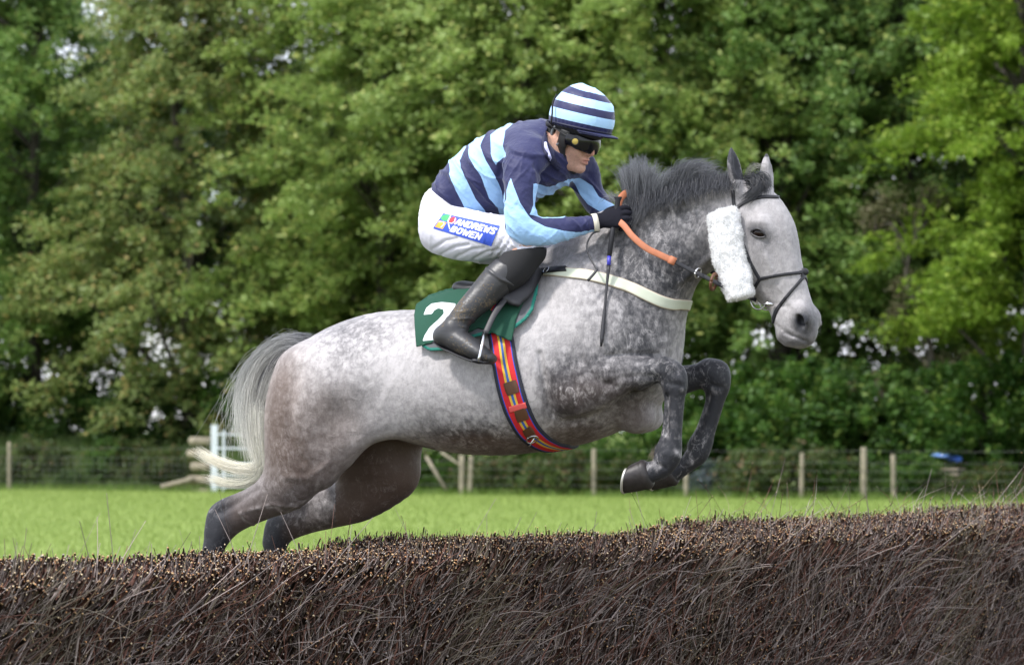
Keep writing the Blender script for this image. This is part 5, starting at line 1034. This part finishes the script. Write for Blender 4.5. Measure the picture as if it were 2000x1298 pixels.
def head_sdf(G):
    G.ball(hp(0, .032), Hf*.096, Hu*.105, Hr*.077, k=.01); G.ball(hp(.034, -.052), Hf*.060, Hu*.074, Hr*.056, k=.03)
    G.chain([(hp(.01, -.085, s*.045), Hu*.018, Hr*.012, 0) for s in (1,)]+[(hp(.045, -.108, .028), Hu*.015, Hr*.012, 0), (hp(.07, -.118, 0), Hu*.013, Hf*.014, 0), (hp(.045, -.108, -.028), Hu*.015, Hr*.012, 0), (hp(.01, -.085, -.045), Hu*.018, Hr*.012, 0)], k=.025)
    G.ball(hp(.076, -.114), Hf*.018, Hu*.016, Hr*.021, k=.014)
    G.chain([(hp(.092, .004), Hr*.009, Hf*.010, 0), (hp(.101, -.018), Hr*.010, Hf*.011, 0), (hp(.110, -.040), Hr*.012, Hf*.011, 0), (hp(.112, -.050), Hr*.0125, Hf*.010, 0)], k=.008)
    for s in (1, -1):
        G.ball(hp(.101, -.053, s*.013), Hf*.011, Hu*.008, Hr*.007, k=.005); G.ball(hp(.060, -.042, s*.040), Hf*.026, Hu*.022, Hr*.016, k=.03); G.ball(hp(.078, .018, s*.030), Hf*.016, Hu*.008, Hr*.024, k=.014)
        G.ball(hp(.095, -.004, s*.031), Hf*.014, Hu*.011, Hr*.015, k=.012, op='s'); G.ball(hp(.079, -.004, s*.031), Hf*.0125, Hu*.0125, Hr*.0125, k=.004)
        G.ball(hp(.106, -.060, s*.0085), Hf*.006, Hu*.004, Hr*.0035, k=.003, op='s')
        e = hp(-.006, -.004, s*.077); G.ball(e, Hf*.017, Hu*.030, Hr*.007, k=.006); G.ball(e+Hr*s*.006+Hf*.003, Hf*.009, Hu*.018, Hr*.006, k=.004, op='s')
    G.chain([(hp(.086, -.078, -.022), Hu*.004, Hf*.006, 0), (hp(.097, -.0755, -.008), Hu*.0055, Hf*.007, 0), (hp(.098, -.0765, 0), Hu*.005, Hf*.007, 0), (hp(.097, -.0755, .008), Hu*.0055, Hf*.007, 0), (hp(.086, -.078, .022), Hu*.004, Hf*.006, 0)], k=.006)
    G.chain([(hp(.087, -.088, -.018), Hu*.005, Hf*.006, 0), (hp(.096, -.090, 0), Hu*.0065, Hf*.0075, 0), (hp(.087, -.088, .018), Hu*.005, Hf*.006, 0)], k=.006)
    G.chain([(hp(.096, -.0825, -.021), Hu*.0014, Hf*.006, 0), (hp(.105, -.0822, 0), Hu*.0018, Hf*.006, 0), (hp(.096, -.0825, .021), Hu*.0014, Hf*.006, 0)], k=.004, op='s')
G = Grid.around(allp, .02, .005, HB.psi); g_ = -.012
G.chain(TS(g_), k=.03)
for L in (arm_n, fore_n, arm_f, fore_f): G.chain(grown(limb(HB, L), g_+.002), k=.02)
for L in (thigh, shin, foot):
    q = grown(limb(HB, L), g_); G.chain(q, k=.03); G.chain(mirs(q), k=.03)
nk0 = HB(1082, 300, .0); G.chain([(nk0, nrm(UP+Hf*-.5)*.06, Hr*.062, 0), ((nk0+hp(-.02, -.055))/2, Hf*.057, Hr*.057, 0), (hp(-.018, -.05), Hf*.058, Hr*.056, 0)], k=.03)
hand(G, Wn, na_, nb_, ncv, -.0012); hand(G, Wf, fa_, fb_, fc_, -.0012)
# the face is meshed finer, then both are the same field at two resolutions: keep one continuous body by meshing everything at one pitch
head_sdf(G)
JV, JQ = keep_largest(*G.mesh(1)); JV0 = JV
f_, u_, l_ = local(JV); x_, y_ = topx(JV)
sk = np.tile(np.array([.60, .35, .26]), (len(JV), 1)); lips = np.exp(-(((f_-.098)/.02)**2+((u_+.083)/.010)**2+(l_/.026)**2)); sk += lips[:, None]*(np.array([.42, .13, .11])-sk)*.8
stub = np.exp(-(((f_-.06)/.06)**2+((u_+.10)/.035)**2))*.35; sk += stub[:, None]*(np.array([.26, .17, .14])-sk); nosec = np.exp(-(((f_-.112)/.02)**2+((u_+.045)/.02)**2+(l_/.02)**2)); sk += nosec[:, None]*(np.array([.55, .22, .16])-sk)*.5
hid = (f_ < -.02) & (u_ > .0) & (y_ < 330); sk[hid] = (.05, .035, .025)
M_skin = attr_mat('skin', 'col', rough=.6, bump=(260, .5, .0012, 5), var=(120, .12), spec=.3); M_skin.node_tree.nodes['Principled BSDF'].inputs['Subsurface Weight'].default_value = .04; M_skin.node_tree.nodes['Principled BSDF'].inputs['Subsurface Scale'].default_value = .01
jockey = empty('person', tuple(HB(950, 550))); tag(jockey, 'rider in navy and light blue hoops and white breeches crouching over the grey horse', 'person')
meshobj('body', JV, JQ, M_skin, jockey, cols={'col': sk})
def folds(V, seed, fr_, amp, dirs, sharp=3.0):
    r = np.random.RandomState(seed); h = np.zeros(len(V))
    for d in dirs:
        d = nrm(d); ph = wobble(V, r.randint(999), fr_*.35, 5)*2.6+wobble(V, r.randint(999), fr_*.9, 5)*.7; m_ = np.clip(.35+wobble(V, r.randint(999), fr_*.3, 5)*1.4, 0, 1); h += (1-np.abs(np.sin((V@d)*fr_+ph)))**sharp*m_
    return h*amp/len(dirs)
# ---- jacket
G = Grid.around([HB(830, 225, .25), HB(1110, 225, -.2), HB(830, 490, .33), HB(1180, 490, .3), HB(1215, 400, -.25)], .03, .0048, HB.psi)
G.chain(TS(.003), k=.02, sub=5)
G.ball(HB(1016, 292, .13), JF*.075, UP*.07, JR*.07, k=.05); G.ball(HB(1112, 322, -.07), JF*.06, UP*.06, JR*.06, k=.05)
an, fn, af, ff = [grown(limb(HB, L), .002) for L in (arm_n, fore_n, arm_f, fore_f)]
G.chain(an, k=.028); G.chain(fn, k=.02); G.chain(af, k=.03); G.chain(ff, k=.02)
G.ball(hp(-.012, -.028), Hf*.072, Hu*.072, Hr*.12, k=.012, op='s')
# hem at the waist, cuffs and the neck opening
G.cut(HB(853, 388), HB(836, 398)-HB(885, 366)); wd = nrm(HB(1172, 435, .15)-HB(1120, 443, .2))
def cutloc(G, c, n, rad, back=False):
    c = G.M@c; n = G.M@nrm(n); a, b = G.sl(c-rad, c+rad); x, y, z = G.ax(a, b); S = G.F[a[0]:b[0], a[1]:b[1], a[2]:b[2]]; pl_ = ((x-c[0])*n[0]+(y-c[1])*n[1]+(z-c[2])*n[2]).astype(np.float32); rr_ = np.sqrt((x-c[0])**2+(y-c[1])**2+(z-c[2])**2)-rad
    np.maximum(S, -np.maximum(-pl_, rr_.astype(np.float32)), out=S)
cutloc(G, HB(1163, 436, .155), wd, .07); cutloc(G, HB(1200, 418, -.11), nrm(ff[-1][0]-ff[-2][0]), .06)
cutloc(G, HB(1090, 290, 0), nrm(hp(0, 0)-HB(1050, 330)), .075)
V, Q = keep_largest(*G.mesh(2)); N = vnormals(V, Q); x, y = topx(V)
tdir = HB(1040, 300)-HB(870, 400); armd = HB(1020, 440, .27)-HB(1020, 320, .2)
sleeve = np.clip(1-segd(x, y, [(1012, 330), (1016, 430), (1040, 450), (1165, 437)])/40, 0, 1)**.5; adist = segd(x, y, [(1018, 432), (1035, 448)])
h = folds(V, 1, 46, .024, [tdir+UP*.12, UP*.4+tdir, np.array([.7, .1, .7])])*(1-sleeve)+folds(V, 5, 66, .024, [armd+tdir*.6, np.array([.9, 0, -.5]), np.array([.8, 0, .8])])*sleeve
h += .006*np.exp(-(segd(x, y, [(1044, 335), (1046, 372), (1050, 410)])/5)**2)-.008*np.exp(-(segd(x, y, [(985, 300), (975, 345), (984, 400)])/7)**2)-.006*np.exp(-(segd(x, y, [(1010, 400), (1040, 424)])/4)**2)-.006*np.exp(-(segd(x, y, [(1000, 300), (1040, 312), (1055, 340)])/6)**2)
V = V+N*(h-.003)[:, None]
polys = [[(957, 262), (975, 248), (1006, 236), (986, 254), (982, 279), (983, 303), (968, 323), (958, 300)], [(914, 278), (925, 262), (950, 256), (938, 285), (948, 313), (966, 343), (980, 376), (985, 407), (984, 425), (976, 420), (972, 406), (955, 388), (939, 345), (916, 308)],
         [(874, 306), (882, 290), (910, 284), (897, 313), (902, 331), (914, 359), (929, 390), (947, 412), (952, 424), (915, 424), (902, 396), (889, 371), (879, 340)],
         [(997, 347), (986, 374), (982, 417), (990, 455), (1008, 490), (1056, 492), (1096, 488), (1123, 474), (1136, 460), (1163, 454), (1163, 449), (1127, 454), (1102, 451), (1065, 442), (1043, 430), (1034, 420), (1016, 396), (1003, 364)],
         [(1041, 358), (1047, 366), (1046, 398), (1056, 412), (1100, 412), (1138, 414), (1100, 424), (1060, 425), (1036, 418), (1042, 400)], [(1042, 358), (1074, 366), (1108, 350), (1122, 350), (1098, 371), (1062, 394), (1048, 382)],
         [(1117, 352), (1133, 348), (1157, 363), (1170, 384), (1200, 400), (1198, 424), (1173, 414), (1148, 399), (1127, 368)]]
sd = np.min([polysd(x, y, p) for p in polys], 0); farb = (V-HBC)@HB.r < -.02
M_silk = const_ramp('racing_silk', 's', [(0, (.36, .60, .93)), (.5, (.017, .020, .085))], absval=False, rough=.58, bump=(26, .5, .014, 5), spec=.35, sheen=.2)
jk = meshobj('jacket', V, Q, M_silk, jockey, attrs={'s': np.clip(.5+sd/6, 0, 1)}); md = jk.modifiers.new('thickness', 'SOLIDIFY'); md.thickness = .002; md.offset = -1
J_bvh = BVHTree.FromPolygons(V.tolist(), Q.tolist())
M_white = mat('white_cloth', (.70, .695, .78), .7, bump=(40, .4, .006, 5)); M_elast = mat('cream_elastic', (.66, .62, .52), .8)
# collar
ribbon('collar', J_bvh, [(1066, 262, 9), (1063, 278, 10), (1068, 298, 11), (1080, 317, 11), (1092, 329, 9)], mat('navy_collar', (.012, .014, .05), .7), jockey, off=.004, th=.006, na=5)
cs_ = []
for q in ((1065, 280), (1067, 289), (1070, 298), (1075, 308), (1083, 318)): h_ = castn(J_bvh, *q); cs_.append(h_[0]+nrm(h_[1]*.4+HB.r)*.016)
V, F = tube(crom(cs_, 5), [.005]+[.0075]*19+[.006], 10, flat=.3, side=nrm(HB.r+UP*.3)); meshobj('collar_stripe', V, F, mat('lilac_tape', (.50, .50, .78), .6), jockey)
# wrist band
wc = HB(1162, 436, .156); wdv = nrm(wd); uu = nrm(np.cross(wdv, HB.r)); vv = np.cross(wdv, uu); pts = [wc+uu*.034*math.cos(a)+vv*.031*math.sin(a) for a in np.linspace(0, 2*math.pi, 40)]
V = []; 
for dlt, rr_ in ((-.010, 0), (-.010, .003), (.010, .003), (.010, 0)): V += [wc+wdv*dlt+(p-wc)*(1+rr_/.033) for p in pts]
F = [(i*40+j, i*40+j+1, (i+1)*40+j+1, (i+1)*40+j) for i in range(3) for j in range(39)]; meshobj('wrist_band', V, F, M_elast, jockey)
# ---- gloves
M_glove = mat('black_glove', (.008, .008, .014), .85, bump=(250, .5, .001), spec=.2)
for W, a, b, c, arm in ((Wn, na_, nb_, ncv, fn), (Wf, fa_, fb_, fc_, ff)):
    Gg = Grid.around([W-a*.06, W+a*.16, W+b*.08, W-b*.09, W+c*.08, W-c*.09], .01, .0028, HB.psi); hand(Gg, W, a, b, c, .0016); Gg.chain([(W-a*.035, c*.029, b*.026, 0), (W, c*.030, b*.024, 0)], k=.01)
    V, Q = Gg.mesh(1); N = vnormals(V, Q); V = V+N*(folds(V, 3, 130, .003, [a, c+a]))[:, None]; meshobj('glove', V, Q, M_glove, jockey)
# ---- breeches
G = Grid.around([HB(815, 350, .25), HB(1070, 350, -.25), HB(815, 520, .32), HB(1070, 530, -.32), HB(1070, 530, .32)], .03, .005, HB.psi)
G.chain([sect(846, 372, 900, 436, .148, 20), sect(836, 400, 900, 470, .160, 20)]+[], k=.03)
for s_ in (0, 1):
    q = grown(limb(HB, [(860, 430, 36, .07, .075), (866, 448, 44, .10, .085)]+thigh[1:]), .003); q = q if not s_ else mirs(q); G.chain(q, k=.035)
    b_ = HB(856, 432, .085); b_ = b_ if not s_ else mirp(b_, HB, HBC); G.ball(b_, HB.h*.072, UP*.105, HB.r*.09, k=.05)
    kk = limb(HB, shin)[0]; c1 = HB(1018, 501, .22); n1 = -UP+HB.h*.12
    if s_: c1 = mirp(c1, HB, HBC); n1 = n1-2*(n1@HB.r)*HB.r
    cutloc(G, c1, n1, .10)
V, Q = keep_largest(*G.mesh(2)); N = vnormals(V, Q); x, y = topx(V)
V = V+N*(folds(V, 8, 62, .013, [np.array([.9, 0, .5]), np.array([.6, 0, 1]), np.array([1, 0, -.2])])*np.clip(np.abs(x-880)/90, .25, 1))[:, None]
cr_ = np.zeros(len(V))
for p_, w_, a_ in (([(846, 486), (870, 470), (892, 466)], 3, -.005), ([(862, 497), (890, 482), (915, 478)], 3, -.005), ([(890, 503), (920, 488), (945, 484)], 3, -.005), ([(925, 506), (950, 492), (975, 488)], 3, -.005), ([(960, 500), (975, 480), (990, 458)], 3, -.005), ([(975, 498), (992, 478), (1004, 456)], 2.5, -.004), ([(835, 400), (846, 425), (848, 450)], 4, -.004), ([(858, 400), (885, 412), (930, 414)], 3, -.004), ([(1000, 488), (1015, 480), (1036, 478)], 3, -.004)): cr_ += a_*np.exp(-(segd(x, y, p_)/w_)**2)
V = V+N*cr_[:, None]; bre = meshobj('breeches', V, Q, M_white, jockey); B_bvh = BVHTree.FromPolygons(V.tolist(), Q.tolist())
# sponsor patch with logo and lettering, drawn as strokes on its own fine mesh
TL, TR, BR, BL = [np.array(q, float) for q in ((866, 417), (976, 441), (960, 481), (846, 446))]
nu, nv = 230, 90; us, vs = np.meshgrid(np.linspace(0, 1, nu), np.linspace(0, 1, nv), indexing='ij'); P2 = (TL*(1-us[..., None])+TR*us[..., None])*(1-vs[..., None])+(BL*(1-us[..., None])+BR*us[..., None])*vs[..., None]
LET = {'A': [[(0, 1), (.35, 0), (.65, 0), (1, 1)], [(.2, .65), (.8, .65)]], 'N': [[(0, 1), (0, 0), (1, 1), (1, 0)]], 'D': [[(0, 0), (0, 1), (.7, 1), (1, .7), (1, .3), (.7, 0), (0, 0)]], 'R': [[(0, 1), (0, 0), (.8, 0), (1, .2), (.8, .5), (0, .5)], [(.5, .5), (1, 1)]],
       'E': [[(1, 0), (0, 0), (0, 1), (1, 1)], [(0, .5), (.8, .5)]], 'W': [[(0, 0), (.2, 1), (.5, .3), (.8, 1), (1, 0)]], 'S': [[(1, .08), (.3, 0), (0, .22), (.25, .48), (.8, .55), (1, .8), (.7, 1), (0, .94)]], 'B': [[(0, 0), (0, 1), (.8, 1), (1, .75), (.8, .5), (0, .5)], [(.8, .5), (.95, .25), (.75, 0), (0, 0)]], 'O': [[(.2, 0), (0, .25), (0, .75), (.2, 1), (.8, 1), (1, .75), (1, .25), (.8, 0), (.2, 0)]]}
X, Y = us*113, vs*40; sdl = np.full(us.shape, 99.)
def word(wd_, x0, y0, cw, gap, hh):
    global sdl
    for ch in wd_:
        w_ = cw*(1.25 if ch == 'W' else 1); 
        for st in LET[ch]: sdl = np.minimum(sdl, segd(X, Y, [(x0+a*w_-(b-.5)*1.5, y0+b*hh) for a, b in st]))
        x0 += w_+gap
word('ANDREWS', 33, 6.5, 7.2, 4.0, 10.5); word('BOWEN', 32, 23.5, 7.4, 4.1, 10.5)
col = np.zeros(us.shape+(3,)); col[:] = (.035, .085, .50)
def paint(mask, c): col[mask] = c
paint((np.hypot((X-10)/9, (Y-9)/8) < 1), (.05, .36, .14)); paint(np.hypot((X-24)/7, (Y-11)/8) < 1, (.62, .03, .05)); paint((np.abs(X-9) < 7.5) & (np.abs(Y-27) < 8.5), (.80, .40, .06))
paint(segd(X, Y, [(3, 22), (10, 19), (14, 24), (12, 32)]) < .9, (.75, .75, .75)); paint(segd(X, Y, [(16, 2), (17, 14), (22, 22), (28, 30)]) < 1.1, (.75, .75, .78)); paint(segd(X, Y, [(20, 18), (26, 18), (29, 12), (27, 5)]) < .8, (.75, .75, .78))
paint(sdl < 1.75, (.76, .77, .80))
VV = []; ok = True
for p in P2.reshape(-1, 2):
    h_ = cast(B_bvh, *p); VV.append(h_[0]+h_[1]*.0022 if h_ else VV[-1])
F = np.array([(i*nv+j, (i+1)*nv+j, (i+1)*nv+j+1, i*nv+j+1) for i in range(nu-1) for j in range(nv-1)])
VV = np.array(VV); Fk = F; VV = relaxv(relaxv(VV, Fk, .5), Fk, .5)
meshobj('sponsor_patch', VV, Fk, attr_mat('patch_print', 'col', rough=.6), jockey, cols={'col': col.reshape(-1, 3)})
# ---- boots, knee cloth
M_boot = mat('muddy_boot_leather', (.03, .03, .033), .46, bump=(45, .35, .004, 5), spec=.55)
t = M_boot.node_tree; b = t.nodes['Principled BSDF']; g = t.nodes.new('ShaderNodeNewGeometry'); n1_ = t.nodes.new('ShaderNodeTexNoise'); n1_.inputs['Scale'].default_value = 150; n1_.inputs['Detail'].default_value = 4; n2_ = t.nodes.new('ShaderNodeTexNoise'); n2_.inputs['Scale'].default_value = 12
for n_ in (n1_, n2_): t.links.new(g.outputs['Position'], n_.inputs['Vector'])
ad = t.nodes.new('ShaderNodeMath'); ad.operation = 'MULTIPLY'; t.links.new(n1_.outputs['Fac'], ad.inputs[0]); t.links.new(n2_.outputs['Fac'], ad.inputs[1]); rp = t.nodes.new('ShaderNodeValToRGB'); rp.color_ramp.elements[0].position = .295; rp.color_ramp.elements[0].color = (.028, .028, .031, 1); rp.color_ramp.elements[1].position = .34; rp.color_ramp.elements[1].color = (.115, .090, .060, 1)
t.links.new(ad.outputs[0], rp.inputs['Fac']); t.links.new(rp.outputs['Color'], b.inputs['Base Color']); rr2 = t.nodes.new('ShaderNodeMapRange'); rr2.inputs['From Min'].default_value = .27; rr2.inputs['From Max'].default_value = .34; rr2.inputs['To Min'].default_value = .42; rr2.inputs['To Max'].default_value = .9; t.links.new(ad.outputs[0], rr2.inputs['Value']); t.links.new(rr2.outputs[0], b.inputs['Roughness'])
M_knee = mat('black_knee_cloth', (.010, .010, .012), .8, bump=(200, .4, .001))
for s_ in (0, 1):
    mm = (lambda L: L) if not s_ else mirs; mp1 = (lambda p: p) if not s_ else (lambda p: mirp(p, HB, HBC)); mv = (lambda v: v) if not s_ else (lambda v: v-2*(v@HB.r)*HB.r)
    pts = [mp1(HB(*q)) for q in ((830, 500, .22), (1060, 480, .22), (830, 715, .44), (1060, 560, .34))]
    G = Grid.around(pts, .03, .0045, HB.psi); G.chain(mm(grown(limb(HB, shin), .002)), k=.01); G.chain(mm(grown(limb(HB, [(884, 650, 24, .042, .355)]+foot[1:]), .004)), k=.025)
    G.ball(mp1(HB(866, 656, .358)), mv(HB.h)*.042, UP*.042, mv(HB.r)*.036, k=.02)
    cutloc(G, mp1(HB(997, 522, .26)), mv(HB(1020, 486, .24)-HB(985, 540, .26)), .13); V, Q = keep_largest(*G.mesh(1)); N = vnormals(V, Q); x, y = topx(V if not s_ else mirror_near(V, HB)[0])
    h = folds(V, 2, 85, .016, [UP+HB.h*.3, UP-HB.h*.2])*np.exp(-(segd(x, y, [(900, 615), (925, 630)])/30)**2)+.004*np.exp(-(segd(x, y, [(945, 520), (978, 545), (1002, 556)])/3)**2)
    bo = meshobj('boot', V+N*h[:, None], Q, M_boot, jockey)
    # sole and heel
    so = [mp1(HB(*q)) for q in ((848, 668, .36), (866, 680, .362), (885, 688, .366), (905, 697, .374), (930, 706, .382), (956, 708, .388), (965, 706, .39))]
    V, F = tube(crom(so, 3), [.020]*2+[.03]*3+[.034]*6+[.037]*5+[.03, .016, .008], 14, flat=.17, side=mv(nrm(UP+HB.h*.45))); meshobj('sole', V, F, M_leather, bo)
    G = Grid.around([mp1(HB(1040, 470, .2)), mp1(HB(980, 560, .3))], .06, .0055, HB.psi); G.chain(mm(grown(limb(HB, [(1036, 490, 29, .057, .22), (1024, 500, 32, .058, .228), (1004, 524, 33, .057, .245), (985, 542, 30, .053, .262)]), .006)), k=.01)
    cutloc(G, mp1(HB(1018, 489, .22)), UP-mv(HB.h)*.12, .12); V, Q = keep_largest(*G.mesh(1)); meshobj('knee_cloth', V, Q, M_knee, jockey)
# ---- helmet with silk cover
def hgrid(h=.004): return Grid.around([hp(.24, .22, .15), hp(-.15, -.16, -.15), hp(-.15, .22, .15), hp(.2, -.16, .1)], .02, h, HB.psi)
G = hgrid(); G.ball(hp(.035, .072), Hf*.134, Hu*.126, Hr*.108, k=.01); G.cut(hp(0, .030), -Hu); V, Q = keep_largest(*G.mesh(1)); N = vnormals(V, Q); f, u, l = local(V)
gath = np.clip(1-(u-.03)/.035, 0, 1); ang = np.arctan2(l, f-.035); V = V+N*(folds(V, 6, 48, .007, [Hr+Hu*.3, Hf-Hr*.4])*(1-gath)*.9+gath*(.004*np.abs(np.sin(ang*17))-.004)+.010*np.exp(-((f+.02)/.05)**2)*np.clip((u-.14)/.05, 0, 1))[:, None]
bands = [.058, .094, .122, .152, .174]; s = u+.006*wobble(V, 5, 14, 4)
M_cap = const_ramp('helmet_silk', 's', [(0, (.017, .020, .085))]+[(b_*4, (.42, .66, .95) if i % 2 == 0 else (.017, .020, .085)) for i, b_ in enumerate(bands)], absval=False, rough=.45, bump=(30, .3, .008), sheen=.1)
hel = meshobj('helmet_cover', V, Q, M_cap, jockey, attrs={'s': s*4})
G = hgrid(.004); G.ball(hp(.025, .042), Hf*.122, Hu*.060, Hr*.098, k=.01); G.cut(hp(0, .005), -Hu-Hf*.1); V, Q = keep_largest(*G.mesh(1)); meshobj('helmet_shell', V, Q, mat('helmet_black', (.012, .012, .014), .5), jockey)
# peak: thin curved shell
V = []; na2 = 28
for k_, (rf, rl, uu_) in enumerate(((.125, .098, .036), (.155, .105, .036), (.176, .100, .034), (.188, .088, .031), (.187, .087, .027), (.175, .098, .030), (.125, .096, .031))):
    for a in np.linspace(-1.15, 1.15, na2): V.append(hp(.02+rf*math.cos(a)*1.0, uu_-.012*abs(math.sin(a))**2*(rf-.12)/.07, rl*math.sin(a)))
F = [(i*na2+j, i*na2+j+1, ((i+1) % 7)*na2+j+1, ((i+1) % 7)*na2+j) for i in range(7) for j in range(na2-1)]; meshobj('peak', V, F, mat('navy_peak', (.015, .018, .07), .5, bump=(80, .3, .002)), hel)
V, F = tube(crom([hp(-.045, .145, .085), hp(-.042, .11, .104), hp(-.03, .07, .112), hp(-.028, .03, .108)], 5), .0035, 6); meshobj('cover_tie', V, F, M_knee, hel)
V, F = tube([hp(.035+.128*math.cos(a), .040, .103*math.sin(a)) for a in np.linspace(-math.pi, math.pi, 48)], .0045, 8); meshobj('elastic_edge', V, F, mat('navy_band', (.010, .012, .04), .6), hel)
# harness
M_har = mat('harness_black', (.013, .013, .014), .6, bump=(150, .4, .001)); M_cup = mat('harness_grey', (.14, .15, .17), .6)
for s_ in (1, -1):
    parts = [tube(crom([hp(.028, .02, s_*.086), hp(.024, -.02, s_*.084), hp(.018, -.06, s_*.074), hp(.022, -.10, s_*.056), hp(.035, -.128, s_*.02)], 6), [.023]*10+[.021]*8+[.012]*7, 10, flat=.3, side=Hr), tube(crom([hp(-.052, .02, s_*.080), hp(-.048, -.03, s_*.080), hp(-.020, -.062, s_*.076), hp(.018, -.075, s_*.070)], 6), .020, 8, flat=.3, side=Hr)]
    V, F = join(parts); meshobj('chin_strap', V, F, M_har, jockey)
    V, F = tube([hp(-.008+.026*math.cos(a), -.006+.038*math.sin(a), s_*.081) for a in np.linspace(0, 2*math.pi, 30)], .006, 8); meshobj('ear_surround', V, F, M_cup, jockey)
V, F = tube(crom([hp(.035, -.128, .02), hp(.052, -.137, .0), hp(.035, -.128, -.02)], 5), .010, 8, flat=.5, side=Hu); meshobj('chin_cup', V, F, M_har, jockey)
G = hgrid(.0035); G.ball(hp(-.030, -.075), Hf*.062, Hu*.062, Hr*.074, k=.02); G.chain([(hp(-.015, -.09), Hf*.060, Hr*.062, 0), (HB(1086, 308, .0), Hf*.07, Hr*.085, 0)], k=.02); V, Q = G.mesh(1); meshobj('neck_cloth', V, Q, M_knee, jockey)
# goggles
G = hgrid(.003); gs = []
for a in np.linspace(-1.35, 1.35, 15):
    c_ = hp(.012+.106*math.cos(a)**.85 if math.cos(a) > 0 else .012, -.014-.004*math.cos(a*2), .086*math.sin(a)); t_ = nrm(Hr*math.cos(a)*.084-Hf*math.sin(a)*.098); o_ = nrm(np.cross(t_, Hu)); gs.append((c_, Hu*(.033+.003*math.cos(3*a)-.006*(abs(a) > 1.1)), o_*.010, 0))
G.chain(gs, k=.004, sub=3); G.ball(hp(.126, -.052), Hf*.03, Hu*.020, Hr*.014, k=.008, op='s'); V, Q = keep_largest(*G.mesh(1)); meshobj('goggles', V, Q, mat('goggle_lens', (.006, .006, .008), .16, spec=.35, coat=.15), jockey)
a = 1.02; cg = hp(.012+.106*math.cos(a)**.85+.010*math.cos(a), -.014, .086*math.sin(a)+.010*math.sin(a)); og = nrm(Hf*.084*math.cos(a)+Hr*.098*math.sin(a))
V, F = tube([cg-og*.003, cg+og*.002, cg+og*.003], [.0125, .0125, .010], 20); meshobj('goggle_stud', V, F, mat('gold_stud', (.50, .38, .10), .4, .5), jockey)
V, F = torus(cg+og*.002, og, .0135, .0015); meshobj('stud_rim', V, F, M_har, jockey)
V, F = tube(crom([hp(.05, .0, .083), hp(.0, .015, .092), hp(-.06, .025, .085), hp(-.095, .03, .03), hp(-.095, .03, -.03), hp(-.06, .025, -.085), hp(.0, .015, -.092), hp(.05, 0, -.083)], 5), .010, 8, flat=.25, side=Hu*0+Hf); meshobj('goggle_strap', V, F, M_har, jockey)
